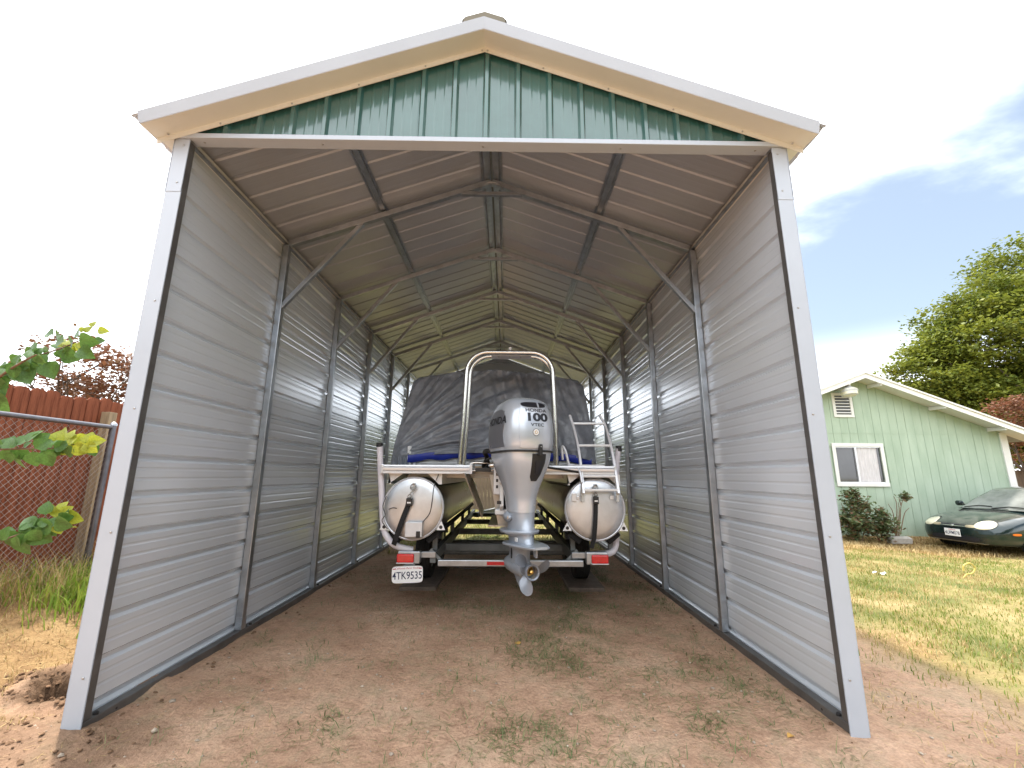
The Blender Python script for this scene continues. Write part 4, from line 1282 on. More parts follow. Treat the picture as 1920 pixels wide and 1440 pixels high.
# ------------------------------------------------------------------ tarp over the boat
def tarp():
    NU, NV = 130, 84
    def L(u):
        """front outline of the cover, left hem - over the top - right hem; u 0..1"""
        key = [(0.0, (-1.20, 2.60, 1.478)), (0.10, (-1.175, 2.66, 1.75)), (0.22, (-1.10, 2.78, 2.20)), (0.31, (-1.05, 2.92, 2.56)), (0.345, (-0.98, 2.97, 2.635)), (0.41, (-0.55, 2.99, 2.705)), (0.5, (0.06, 3.0, 2.735)), (0.59, (0.66, 2.99, 2.69)), (0.655, (1.12, 2.97, 2.612)), (0.69, (1.19, 2.92, 2.52)), (0.78, (1.215, 2.78, 2.18)), (0.90, (1.25, 2.66, 1.78)), (1.0, (1.262, 2.60, 1.482))]
        us = [k[0] for k in key]
        return Vector([float(np.interp(u, us, [k[1][i] for k in key])) for i in range(3)])
    def wrinkle(p):
        x, z = p.x, p.z
        # folds fanning from the low left corner, and falls from the top right
        ang = math.atan2(z - 1.50, x + 1.35)
        r = math.hypot(z - 1.50, x + 1.35)
        n1 = float(vnoise(np.array([ang * 9 + 0.7 * r]), np.array([r * 1.1]), 201, 3)[0])
        f1 = (1 - abs(n1) * 2.2) * 0.060 * (0.2 + min(1, r)) * math.exp(-max(0, x - 0.1) * 1.5)
        n2 = float(vnoise(np.array([(x - 0.30 * (2.7 - z)) * 5.2 + 3]), np.array([z * 0.9]), 205, 3)[0])
        f2 = (1 - abs(n2) * 2.2) * 0.062 * float(sstep(-0.3, 0.5, x))
        n3 = float(vnoise(np.array([x * 11 + z * 5]), np.array([z * 9 - x * 3]), 207, 3)[0]) * 0.016
        return f1 + f2 + n3
    mb = MB()
    vs = []
    for j in range(NV + 1):
        u = 0.5 * (j / NV) ** 0.9
        a, b = L(u), L(1 - u)
        if j == 0:
            a, b = L(0), L(1)
        for i in range(NU + 1):
            t = i / NU
            p = a.lerp(b, t)
            hem = max(0.0, 0.145 * math.sin(math.pi * min(1, max(0, (t - 0.0) / 1.0))) ** 0.35) if True else 0
            # lift the hem between the corners
            k = 1 - float(sstep(1.48, 1.78, p.z))
            p.z += hem * k
            edge = min(t, 1 - t) / 0.05
            p.y -= 0.02 * math.sin(math.pi * t)
            p.y -= wrinkle(p) * min(1, edge) * (1 if u < 0.48 else (0.5 - u) / 0.02)
            vs.append(p)
    fs = [(j * (NU + 1) + i, j * (NU + 1) + i + 1, (j + 1) * (NU + 1) + i + 1, (j + 1) * (NU + 1) + i) for j in range(NV) for i in range(NU)]
    mb.add(vs, fs)
    cov = mb.build('boat_cover', 'tarp_grey', None, smooth=180, recalc=False)
    tag(cov, 'wrinkled grey tarpaulin with blue hem draped over the boat deck', 'tarpaulin')
    # sides and top running back
    mb = MB()
    N = 100
    M = 60
    vs = []
    for j in range(M + 1):
        d = j / M
        for i in range(N + 1):
            u = i / N
            p = L(u)
            q = p.copy()
            q.y += d * (4.6 if True else 0)
            side = 1 - float(sstep(0.33, 0.37, min(u, 1 - u)))
            w = float(vnoise(np.array([q.y * 3.5 + u * 3]), np.array([q.z * 1.6 + u * 7]), 221, 3)[0])
            s_ = -1 if u < 0.5 else 1
            lip = min(1, d * 12)
            q.x += s_ * side * 0.045 * (w + 0.3) * lip
            q.z += (1 - side) * (0.03 * w - 0.05 * math.sin(d * math.pi * 3) ** 2 * lip) * lip
            q.z -= 0.25 * float(sstep(0.55, 1.0, d)) * (1 - 0.4 * side) * (1 if q.z > 1.8 else 0.0)
            vs.append(q)
    fs = [(j * (N + 1) + i, j * (N + 1) + i + 1, (j + 1) * (N + 1) + i + 1, (j + 1) * (N + 1) + i) for j in range(M) for i in range(N)]
    mb.add(vs, fs).build('cover_top', 'tarp_grey', cov, smooth=180, recalc=False)
    # blue lining turned out along the hem
    bl = MB()
    pts = []
    def hemz(t):
        p = L(0).lerp(L(1), t)
        return p.z + 0.145 * math.sin(math.pi * t) ** 0.35
    for i in range(61):
        t = 0.085 + 0.89 * i / 60
        p = L(0).lerp(L(1), t)
        z = hemz(t)
        yb = p.y - 0.02 * math.sin(math.pi * t) - 0.018 + 0.006 * math.sin(i * 0.9)
        hgt = 0.082 + 0.010 * math.sin(i * 0.7)
        pts.append([Vector((p.x, yb, z + 0.028)), Vector((p.x, yb - 0.008, z + 0.01)), Vector((p.x, yb - 0.004, z - hgt + 0.02)), Vector((p.x, yb + 0.012, z - hgt + 0.02))])
    bl.loft(pts, False, False, closed=False)
    bl.build('blue_hem', 'tarp_blue', cov, smooth=180, recalc=False)
    # slack cloth gathered at the left corner
    def gath(u, v):
        z = 1.474 + 0.42 * v
        x = -1.185 + 0.22 * u * (1 - 0.75 * v) + 0.03 * v
        y = 2.575 + 0.16 * v - 0.045 * math.sin(u * math.pi) * (1 - v) - 0.016 * math.sin(u * 15 + 2.5 * v) * (1 - v * 0.8) - 0.012 * math.sin(u * 31 + v * 6) * (1 - v)
        return Vector((x, y, z))
    MB().grid(gath, 40, 24).build('gathered_corner', 'tarp_grey', cov, smooth=180, recalc=False)
tarp()
# coiled rope on the deck corner
# ------------------------------------------------------------------ outboard motor
OB_LOC, OB_ROT = Vector((0.315, 1.46, 0)), R(21)
OM = Matrix.Translation(OB_LOC) @ Matrix.Rotation(OB_ROT, 4, 'Z')
ob = empty('outboard_motor', (OB_LOC.x, OB_LOC.y, 0.38), 'silver outboard motor with grey propeller hung on the boat transom', 'motor', OB_ROT)
def sloop(z, hw, rear, front, n=3.0, N=48, tilt=0.0, flat=0.0):
    o = []
    for k in range(N):
        t = 2 * math.pi * k / N
        c, s = math.cos(t), math.sin(t)
        x = hw * math.copysign(abs(c) ** (2 / n), c)
        y = math.copysign(abs(s) ** (2 / n), s)
        y = y * (front if y > 0 else rear)
        o.append((x, y, z + tilt * y))
    return o
def dense(keys, m=5):
    """interpolate loft keys (z, hw, rear, front, n) smoothly"""
    K = [Vector((k[0], k[1], k[2])) for k in keys]
    A = spline(K, m)
    B = spline([Vector((k[3], k[4], 0)) for k in keys], m)
    return [sloop(a.x, a.y, a.z, b.x, b.y) for a, b in zip(A, B)]
def OBJ(mb, name, m, parent=None, **kw):
    return xf(mb, OM).build(name, m, parent or ob, **kw)
# cowl
ck = [(1.583, 0.238, 0.325, 0.36, 3.2), (1.64, 0.250, 0.345, 0.38, 3.2), (1.76, 0.253, 0.350, 0.38, 3.2), (1.88, 0.246, 0.338, 0.355, 3.1), (1.975, 0.226, 0.305, 0.30, 3.0), (2.035, 0.192, 0.25, 0.235, 2.8), (2.068, 0.140, 0.175, 0.165, 2.6), (2.082, 0.070, 0.09, 0.09, 2.4)]
cm = MB().loft(dense(ck, 5))
cb_ = bvh_of(cm)
cowl = OBJ(cm, 'cowling', 'motor_silver', smooth=50)
# raised rear panel edges, air intake, flank panels with recess shade put into their silver
AFT = (0, 1, 0)       # ray direction into the rear face (local)
def rear_patch(outline, off, name, m, parent, z0=1.8, dome=0.0):
    p = patch(cb_, (0, -0.2, z0), (1, 0, 0), (0, 0, 1), AFT, outline, off, dome)
    return OBJ(p, name, m, parent, smooth=50)
rp_out = [(-0.135, -0.20), (0.135, -0.20), (0.15, -0.08), (0.15, 0.06), (0.125, 0.17), (0.10, 0.20), (-0.10, 0.20), (-0.125, 0.17), (-0.15, 0.06), (-0.15, -0.08)]
def dens(o, k=6):
    r = []
    for a, b in zip(o, o[1:] + o[:1]):
        for i in range(k):
            r.append((a[0] + (b[0] - a[0]) * i / k, a[1] + (b[1] - a[1]) * i / k))
    return r
rear_patch(dens(rp_out, 4), 0.007, 'rear_panel', 'motor_silver', cowl, 1.80)
iv = rear_patch([(x, y) for x, y in ellipse(0.118, 0.026, 32, p=3)], 0.009, 'air_intake', 'ink_black', cowl, 1.985)
rear_patch([(x + 0.04, y) for x, y in ellipse(0.008, 0.026, 16, p=4)], 0.012, 'intake_vane', 'motor_silver', iv, 1.985)
def side_patch(s, outline, off, name, m):
    p = patch(cb_, (0.2 * s, 0, 1.8), (0, 1, 0), (0, 0, 1), (-s, 0, 0), outline, off)
    return OBJ(p, name, m, cowl, smooth=50)
flank = [(-0.20, -0.19), (-0.185, -0.05), (-0.20, 0.0), (-0.20, 0.07), (-0.17, 0.135), (-0.10, 0.155), (0.10, 0.145), (0.20, 0.10), (0.235, 0.0), (0.24, -0.19)]
for s in (-1, 1):
    side_patch(s, dens(flank, 4), 0.004, 'flank_panel', 'motor_recess_shade')
# lettering
def rear_text(name, txt, size, z, x=0.0, **kw):
    V, Fs = text_verts(txt, size, kw.get('weight', 0.0), kw.get('shear', 0.0), kw.get('space', 1.0))
    mb = MB()
    vs = []
    for v in V:
        h = cb_.ray_cast(Vector((x + v.x * kw.get('sx', 1.0), -1, z + v.y)), Vector(AFT))
        p = h[0] if h[0] is not None else Vector((x + v.x, -0.35, z + v.y))
        vs.append(p + Vector((0, -0.0095, 0)))
    mb.add(vs, Fs)
    return OBJ(mb, name, 'ink_black', cowl, recalc=False)
rear_text('maker_lettering', 'HONDA', 0.042, 1.930, 0.012, sx=1.30, weight=0.0008)
rear_text('power_lettering', '100', 0.098, 1.866, 0.012, sx=1.50, weight=0.0042, space=0.97)
rear_text('valve_lettering', 'VTEC', 0.038, 1.800, 0.016, sx=1.40, weight=0.0006)
for s in (-1, 1):
    V, Fs = text_verts('HONDA', 0.092, 0.0026, 0.12, 1.0)
    vs = []
    for v in V:
        y = -0.02 - s * 0 + (-s) * 0
        # reads left to right from outside
        yy_ = 0.0 + (v.x * 1.2) * (1 if s > 0 else -1) - 0.02
        h = cb_.ray_cast(Vector((s * 1.0, yy_, 1.85 + v.y)), Vector((-s, 0, 0)))
        p = h[0] if h[0] is not None else Vector((s * 0.25, yy_, 1.85 + v.y))
        vs.append(p + Vector((s * 0.0065, 0, 0)))
    OBJ(MB().add(vs, Fs), 'side_lettering', 'ink_black', cowl, recalc=False)
em = rear_patch(ellipse(0.031, 0.031, 28), 0.009, 'emblem', 'ink_black', cowl, 1.735)
e2 = patch(cb_, (0.012 * 0, -0.2, 1.735), (1, 0, 0), (0, 0, 1), AFT, ellipse(0.027, 0.027, 28), 0.0105)
OBJ(e2, 'emblem_face', 'plate_white', em)
for k in range(5):
    t = 2 * math.pi * k / 5
    e3 = patch(cb_, (0.012 * math.cos(t), -0.2, 1.735 + 0.012 * math.sin(t)), (1, 0, 0), (0, 0, 1), AFT, ellipse(0.005, 0.005, 8), 0.012)
    OBJ(e3, 'emblem_mark', 'brass', em)
# black seam band, latch and rear handle recess
OBJ(MB().loft([sloop(1.566, 0.243, 0.331, 0.365, 3.2), sloop(1.568, 0.248, 0.337, 0.371, 3.2), sloop(1.580, 0.248, 0.337, 0.371, 3.2), sloop(1.584, 0.240, 0.328, 0.362, 3.2)]), 'seam_band', 'black_rubber', smooth=50)
# lower cover tapering into the leg
lk = [(1.568, 0.236, 0.322, 0.355, 3.2), (1.50, 0.226, 0.315, 0.335, 3.1), (1.42, 0.205, 0.292, 0.29, 2.9), (1.33, 0.176, 0.258, 0.23, 2.6), (1.24, 0.148, 0.225, 0.185, 2.4), (1.16, 0.130, 0.200, 0.165, 2.3), (1.09, 0.122, 0.192, 0.155, 2.3), (1.045, 0.120, 0.190, 0.152, 2.3)]
lm = MB().loft(dense(lk, 5))
lb_ = bvh_of(lm)
lower = OBJ(lm, 'lower_cover', 'motor_silver', smooth=50)
hp = [(-0.05, 0.10), (0.085, 0.10), (0.08, 0.02), (0.05, -0.08), (0.015, -0.135), (-0.035, -0.135), (-0.05, -0.10)]
h1 = patch(lb_, (0.03, -0.2, 1.452), (1, 0, 0), (0, 0, 1), AFT, dens(hp, 4), 0.006)
hand = OBJ(h1, 'handle_panel', 'black_plastic', lower, smooth=50)
h2 = patch(lb_, (0.03, -0.2, 1.43), (1, 0, 0), (0, 0, 1), AFT, dens([(-0.02, 0.06), (0.045, 0.06), (0.035, -0.05), (-0.01, -0.06)], 4), 0.012)
OBJ(h2, 'handle_grip', 'ink_black', hand, smooth=50)
OBJ(MB().box(0.030, 0.062, -0.362, -0.330, 1.535, 1.632), 'latch', 'black_plastic', lower, bevel=0.005)
OBJ(MB().lathe([(0, 0.006), (0.004, 0.005)], (0.045, -0.363, 1.612), (0, -1, 0), 8), 'latch_rivet', 'screw', lower)
OBJ(MB().lathe([(0, 0.012), (0.006, 0.010)], (0.055, -0.172, 1.11), (0, -1, 0), 10), 'cover_bolt', 'screw', lower)
# leg, with the swivel boss on the flank
gk = [(1.043, 0.116, 0.186, 0.150, 2.3), (0.99, 0.110, 0.190, 0.15, 2.2), (0.94, 0.106, 0.205, 0.155, 2.1), (0.905, 0.106, 0.225, 0.17, 2.0), (0.885, 0.112, 0.24, 0.19, 2.0)]
leg = OBJ(MB().loft(dense(gk, 4)), 'leg', 'motor_leg', smooth=50)
OBJ(MB().lathe([(0, 0.05), (0.03, 0.05), (0.07, 0.042), (0.12, 0.02), (0.135, 0.002)], (-0.095, 0.05, 1.0), (-0.25, -0.96, 0.0), 18), 'swivel_boss', 'motor_leg', leg, smooth=50)
OBJ(MB().lathe([(0, 0.014), (0.006, 0.012)], (-0.135, -0.06, 1.0), (-0.4, -0.9, 0), 12), 'boss_cap', 'steel_tube', leg)
def plate(z, hw, rear, front, th, sweep, name, n=1.7, rearflat=False):
    lo = []
    for zz, k in ((z - th, 0.97), (z - th * 0.4, 1.0), (z, 0.97)):
        l = sloop(zz, hw * k, rear * k, front * k, n)
        l = [(x, y, q + sweep * y) for x, y, q in l]
        if rearflat:
            l = [(x, max(y, -rear * 0.86), q) for x, y, q in l]
        lo.append(l)
    return MB().loft(lo)
OBJ(plate(0.888, 0.168, 0.25, 0.36, 0.026, -0.04, 'x'), 'splash_plate', 'motor_leg', smooth=40)
OBJ(plate(0.868, 0.125, 0.20, 0.28, 0.026, -0.04, 'x'), 'splash_plate', 'motor_leg', smooth=40)
OBJ(MB().loft(dense([(0.872, 0.108, 0.22, 0.18, 2.0), (0.83, 0.094, 0.22, 0.17, 2.0), (0.79, 0.088, 0.24, 0.17, 2.0), (0.765, 0.088, 0.25, 0.17, 2.0)], 4)), 'mid_leg', 'motor_leg', smooth=50)
OBJ(MB().box(-0.090, -0.078, -0.14, -0.09, 0.80, 0.835), 'anode', 'plate_white', bevel=0.003)
vp = OBJ(plate(0.782, 0.160, 0.52, 0.18, 0.020, -0.03, 'x', 1.9, True), 'ventilation_plate', 'motor_leg', smooth=40)
OBJ(MB().loft([[(u, -0.36 + v, 0.775), (u, -0.30 + v, 0.775), (u, -0.31 + v, 0.705), (u, -0.35 + v, 0.700)] for u, v in ((-0.006, 0.0), (0.010, 0.0))]), 'trim_fin', 'motor_leg', vp)
OBJ(MB().loft(dense([(0.768, 0.080, 0.18, 0.18, 2.0), (0.70, 0.068, 0.16, 0.19, 2.0), (0.63, 0.068, 0.15, 0.21, 2.0), (0.575, 0.072, 0.15, 0.24, 2.0)], 4)), 'gear_strut', 'motor_leg', smooth=50)
OBJ(MB().box(-0.075, -0.066, 0.02, 0.032, 0.64, 0.73), 'water_inlet', 'ink_black', smooth=None)
PZc = 0.572
gc = OBJ(MB().lathe([(0.34, 0.002), (0.33, 0.022), (0.29, 0.045), (0.22, 0.070), (0.10, 0.078), (-0.02, 0.077), (-0.12, 0.072), (-0.15, 0.062)], (0, 0, PZc), (0, 1, 0), 28), 'gear_case', 'motor_leg', smooth=50)
OBJ(MB().loft([[(-0.009, 0.16, PZc - 0.05), (0.009, 0.16, PZc - 0.05), (0.009, -0.13, PZc - 0.05), (-0.009, -0.13, PZc - 0.05)], [(-0.006, 0.05, PZc - 0.14), (0.006, 0.05, PZc - 0.14), (0.006, -0.14, PZc - 0.15), (-0.006, -0.14, PZc - 0.15)], [(-0.003, -0.04, PZc - 0.195), (0.003, -0.04, PZc - 0.195), (0.003, -0.14, PZc - 0.195), (-0.003, -0.14, PZc - 0.195)]]), 'skeg', 'motor_leg', gc)
# propeller
pr_ = OBJ(MB().lathe([(-0.145, 0.052), (-0.16, 0.056), (-0.24, 0.060), (-0.275, 0.066), (-0.28, 0.062), (-0.275, 0.050), (-0.20, 0.046), (-0.19, 0.002)], (0, 0, PZc), (0, 1, 0), 32, cap=False), 'propeller', 'prop_grey', smooth=50)
OBJ(MB().lathe([(-0.19, 0.03), (-0.225, 0.028), (-0.23, 0.02), (-0.262, 0.018), (-0.268, 0.008)], (0, 0, PZc), (0, 1, 0), 6), 'prop_nut', 'brass', pr_)
OBJ(MB().lathe([(-0.19, 0.040), (-0.205, 0.040), (-0.207, 0.03)], (0, 0, PZc), (0, 1, 0), 20), 'prop_washer', 'brass', pr_)
def blade(a0):
    def fn(u, v):
        # u across the blade (leading to trailing), v along the radius
        r = 0.052 + 0.138 * v
        wdt = R(58) * (math.sin(math.pi * min(1, 0.22 + 0.78 * (v ** 0.8))) ** 0.55 if v < 1 else 0.02)
        wdt = R(62) * math.sqrt(max(0.0005, 1 - (max(0, v - 0.35) / 0.65) ** 2)) * (0.72 + 0.28 * min(1, v / 0.4)) * 0.056 / (0.030 + 0.45 * r * 0.26 + 0.0) * 0.62
        t = a0 + (u - 0.5) * wdt + 0.30 * v
        y = -0.21 - (u - 0.5) * wdt * 0.075 - 0.030 * v
        return Vector((r * math.cos(t), y, PZc + r * math.sin(t)))
    m1 = MB().grid(fn, 12, 14)
    n = len(m1.v)
    m1.v += [(x, y + 0.005, z) for x, y, z in m1.v]
    m1.f += [tuple(reversed([i + n for i in f])) for f in m1.f[:]]
    m1.m += [0] * (len(m1.f) - len(m1.m))
    return m1
for a in (-118, 2, 122):
    OBJ(blade(R(a)), 'blade', 'prop_grey', pr_, smooth=60)
# clamp bracket and steering arm in front of the leg (not turned with the motor)
def OB2(mb, name, m, **kw):
    return mb.build(name, m, ob, **kw)
for x in (0.145, 0.30):
    OB2(MB().loft([[(x + d, 1.93, 1.50), (x + d, 1.70, 1.50), (x + d, 1.56, 1.36), (x + d, 1.55, 1.08), (x + d, 1.66, 0.98), (x + d, 1.93, 0.96)] for d in (-0.02, 0.02)]), 'clamp_bracket', 'bracket_white', bevel=0.008)
OB2(MB().box(0.165, 0.28, 1.60, 1.92, 1.06, 1.46), 'swivel_housing', 'black_plastic', bevel=0.02)
OB2(MB().box(0.06, 0.128, 1.72, 1.93, 1.18, 1.50), 'bracket_plate', 'bracket_white', bevel=0.01)
for z in (1.24, 1.30, 1.36, 1.42):
    OB2(MB().box(0.085, 0.105, 1.712, 1.722, z, z + 0.03), 'bracket_slot', 'ink_black')
OB2(MB().lathe([(0, 0.026), (0.012, 0.024), (0.016, 0.012)], (0.145, 1.545, 1.30), (0, -1, 0), 14), 'tilt_bolt', 'screw')
OB2(MB().box(0.10, 0.14, 1.545, 1.56, 1.10, 1.13), 'bracket_slot', 'ink_black')
OB2(MB().loft([[(x, 1.95, 0.985), (x, 1.60, 1.00), (x, 1.60, 1.05), (x, 1.95, 1.03)] for x in (0.08, 0.36)]), 'lower_yoke', 'bracket_white', bevel=0.01)
OB2(MB().tube([(0.02, 1.75, 1.46), (0.30, 1.72, 1.475)], 0.018, 10), 'tilt_tube', 'steel_tube', smooth=60)
# rigging hoses from the cowl to the boat
p0 = OM @ Vector((-0.12, 0.33, 1.60))
OB2(MB().tube(spline([p0, p0 + Vector((-0.12, 0.10, 0.0)), (-0.02, 2.02, 1.54), (-0.06, 2.08, 1.46), (-0.02, 2.3, 1.44)], 7), 0.024, 10), 'rigging_hose', 'black_rubber', smooth=60)
OB2(MB().tube(spline([p0 + Vector((0.02, 0, -0.05)), p0 + Vector((-0.10, 0.08, -0.08)), (0.0, 1.98, 1.50), (-0.05, 2.0, 1.42)], 7), 0.012, 8), 'rigging_hose', 'black_rubber', smooth=60)
OB2(MB().tube(spline([(0.50, 1.62, 1.47), (0.62, 1.80, 1.445), (0.80, 1.84, 1.42), (0.95, 1.85, 1.40)], 7), 0.012, 8), 'steering_cable', 'black_rubber', smooth=60)
# ------------------------------------------------------------------ green house
HY, HXL, HXA, HXR, HSL = 8.2, 5.5, 9.11, 12.72, 0.375
hs = empty('green_house', (HXA, HY, 0), 'pale green boarded house gable with white trim behind the parked car', 'house')
def wtop(x):
    return 3.86 - HSL * abs(x - HXA)
bw = 0.2095
x = HXL
bi = 0
WIN = (8.42, 9.55, 1.24, 2.13)
VEN = (8.58, 8.96, 2.94, 3.43)
while x < HXR - 0.01:
    x1 = min(x + bw, HXR)
    xa, xb = x + 0.0035, x1 - 0.0035
    j = 0.0015 * ((bi * 7) % 3)
    def piece(z0a, z0b, z1a, z1b, xa=xa, xb=xb):
        return MB().add([(xa, HY - j, z0a), (xb, HY - j, z0b), (xb, HY - j, z1b), (xa, HY - j, z1a), (xa, HY + 0.03, z0a), (xb, HY + 0.03, z0b), (xb, HY + 0.03, z1b), (xa, HY + 0.03, z1a)],
                        [(0, 1, 2, 3), (7, 6, 5, 4), (0, 4, 5, 1), (1, 5, 6, 2), (2, 6, 7, 3), (3, 7, 4, 0)])
    if xa < HXA < xb:
        mid = 1
    if xb > WIN[0] and xa < WIN[1]:
        piece(-0.12, -0.12, WIN[2], WIN[2]).build('siding_board', 'siding_green', hs)
        piece(WIN[3], WIN[3], wtop(xa), wtop(xb)).build('siding_board', 'siding_green', hs)
    else:
        piece(-0.12, -0.12, wtop(xa), wtop(xb)).build('siding_board', 'siding_green', hs)
    x = x1
    bi += 1
MB().add([(HXL, HY + 0.02, -0.2), (WIN[0], HY + 0.02, -0.2), (WIN[0], HY + 0.02, wtop(WIN[0])), (HXL, HY + 0.02, wtop(HXL)), (WIN[1], HY + 0.02, -0.2), (HXR, HY + 0.02, -0.2), (HXR, HY + 0.02, wtop(HXR)), (HXA, HY + 0.02, wtop(HXA)), (WIN[1], HY + 0.02, wtop(WIN[1])), (WIN[0], HY + 0.02, WIN[2]), (WIN[1], HY + 0.02, WIN[2]), (WIN[0], HY + 0.02, WIN[3]), (WIN[1], HY + 0.02, WIN[3])],
         [(0, 1, 2, 3), (4, 5, 6, 8), (1, 4, 10, 9), (11, 12, 8, 7, 2)]).build('sheathing', 'siding_green', hs, recalc=False)
MB().box(HXR - 0.001, HXR + 0.10, HY, 17, -0.2, 2.50).build('side_wall', 'siding_green', hs)
MB().box(HXL - 0.10, HXL + 0.001, HY, 17, -0.2, 2.50).build('side_wall', 'siding_green', hs)
MB().box(HXR - 0.06, HXR + 0.115, HY - 0.025, HY + 0.06, -0.15, wtop(HXR) + 0.0).build('corner_board', 'house_white', hs, bevel=0.004)
# seam of the upper siding sheet
MB().box(HXL, HXR, HY - 0.009, HY - 0.004, 2.46, 2.475).build('siding_seam', 'siding_green', hs)
# window
wf = MB()
wd = empty
x0, x1, z0, z1 = WIN
t = 0.085
win = MB().box(x0 - t, x1 + t, HY - 0.03, HY - 0.006, z1, z1 + t).build('window', 'house_white', hs, bevel=0.004)
MB().box(x0 - t, x1 + t, HY - 0.038, HY - 0.006, z0 - t, z0).build('sill', 'house_white', win, bevel=0.004)
MB().box(x0 - t, x0, HY - 0.03, HY - 0.006, z0, z1).build('frame', 'house_white', win, bevel=0.004)
MB().box(x1, x1 + t, HY - 0.03, HY - 0.006, z0, z1).build('frame', 'house_white', win, bevel=0.004)
xm = x0 + 0.50
MB().box(xm - 0.022, xm + 0.022, HY - 0.016, HY + 0.03, z0, z1).build('meeting_stile', 'alu_bright', win, bevel=0.003)
for a, b in ((x0, xm - 0.022), (xm + 0.022, x1)):
    MB().box(a, b, HY - 0.010, HY + 0.02, z0, z0 + 0.025).build('sash', 'alu_bright', win)
    MB().box(a, b, HY - 0.010, HY + 0.02, z1 - 0.025, z1).build('sash', 'alu_bright', win)
MB().box(x0, xm - 0.02, HY + 0.018, HY + 0.024, z0 + 0.02, z1 - 0.02).build('pane', 'window_dark', win)
def curt(u, v):
    return Vector((xm + 0.03 + (x1 - xm - 0.10) * u, HY + 0.016 + 0.006 * math.sin(u * 34), z0 + 0.03 + (z1 - z0 - 0.06) * v))
MB().grid(curt, 60, 1).build('curtain', 'curtain', win, smooth=60)
MB().box(x1 - 0.075, x1 - 0.001, HY + 0.012, HY + 0.03, z0 + 0.02, z1 - 0.02).build('pane', 'window_dark', win)
# louvred gable vent
x0, x1, z0, z1 = VEN
t = 0.07
ven = MB().box(x0 - t, x1 + t, HY - 0.03, HY - 0.006, z1, z1 + t).build('gable_vent', 'house_white', hs, bevel=0.004)
MB().box(x0 - t, x1 + t, HY - 0.03, HY - 0.006, z0 - t, z0).build('frame', 'house_white', ven, bevel=0.004)
MB().box(x0 - t, x0, HY - 0.03, HY - 0.006, z0, z1).build('frame', 'house_white', ven, bevel=0.004)
MB().box(x1, x1 + t, HY - 0.03, HY - 0.006, z0, z1).build('frame', 'house_white', ven, bevel=0.004)
MB().box(x0, x1, HY - 0.008, HY - 0.004, z0, z1).build('backing', 'ink_black', ven)
for i in range(6):
    z = z0 + 0.03 + i * 0.078
    MB().bar((x0, HY - 0.018, z + 0.02), (x1, HY - 0.018, z + 0.02), 0.045, 0.008, (0, -0.8, 0.7)).build('slat', 'house_white', ven)
# roof, fascia, soffit
RO = 0.42
for s in (-1, 1):
    xe = HXA + s * (HXR - HXA + 0.62)
    def pt(x, y, dz):
        return (x, y, 3.86 - HSL * abs(x - HXA) + dz)
    MB().loft([[pt(HXA, y, 0.075), pt(xe, y, 0.075), pt(xe, y, 0.022), pt(HXA, y, 0.022)] for y in (HY - RO, 17.4)]).build('roof', 'shingle', hs)
    MB().loft([[pt(HXA, y, 0.085), pt(xe + s * 0.02, y, 0.085), pt(xe + s * 0.02, y, -0.055), pt(HXA, y, -0.055)] for y in (HY - RO - 0.03, HY - RO)]).build('fascia_board', 'house_white', hs)
    MB().loft([[pt(HXA, y, 0.105), pt(xe + s * 0.05, y, 0.105), pt(xe + s * 0.05, y, 0.065), pt(HXA, y, 0.065)] for y in (HY - RO - 0.06, HY - RO - 0.028)]).build('drip_edge', 'house_white', hs)
    MB().loft([[pt(HXA, y, 0.020), pt(xe, y, 0.020), pt(xe, y, 0.004), pt(HXA, y, 0.004)] for y in (HY - RO + 0.001, HY + 0.02)]).build('soffit', 'house_white', hs)
    for k in (0.4, 1.9, 3.3):
        xx = HXA + s * k
        MB().bar((xx, HY - RO + 0.004, 3.86 - HSL * k - 0.045), (xx, HY - 0.004, 3.86 - HSL * k - 0.045), 0.045, 0.085).build('lookout', 'house_white', hs)
MB().box(HXL, HXR, HY + 0.05, 16.9, 2.2, 2.25).build('ceiling', 'house_white', hs)
# floodlight under the peak
fl_ = MB().lathe([(0, 0.06), (0.10, 0.06), (0.13, 0.075), (0.16, 0.14), (0.22, 0.19), (0.34, 0.17), (0.37, 0.10)], (8.74, HY - 0.30, 3.72), (0.0, -0.10, -1), 20).build('floodlight', 'lamp_metal', hs, smooth=40)
MB().bar((8.66, HY - 0.004, 3.56), (8.74, HY - 0.28, 3.66), 0.03, 0.03).build('lamp_arm', 'lamp_metal', fl_)
MB().lathe([(0.20, 0.186), (0.33, 0.178), (0.375, 0.11), (0.38, 0.005)], (8.74, HY - 0.30, 3.72), (0.0, -0.10, -1), 20).build('lamp_glass', 'headlight', fl_, smooth=40)

# ------------------------------------------------------------------ parked car
CS = 0.975
CH = R(185.5)
CARP = Vector((9.70, 6.86, -0.165))
CMX = Matrix.Translation(CARP) @ Matrix.Rotation(CH, 4, 'Z') @ Matrix.Scale(CS, 4)
car = empty('parked_car', tuple(CMX @ Vector((-1.5, 0, 0))), 'dusty dark green rounded sedan parked before the green house', 'car')
def CB(mb, name, m, parent=None, **kw):
    return xf(mb, CMX).build(name, m, parent or car, **kw)
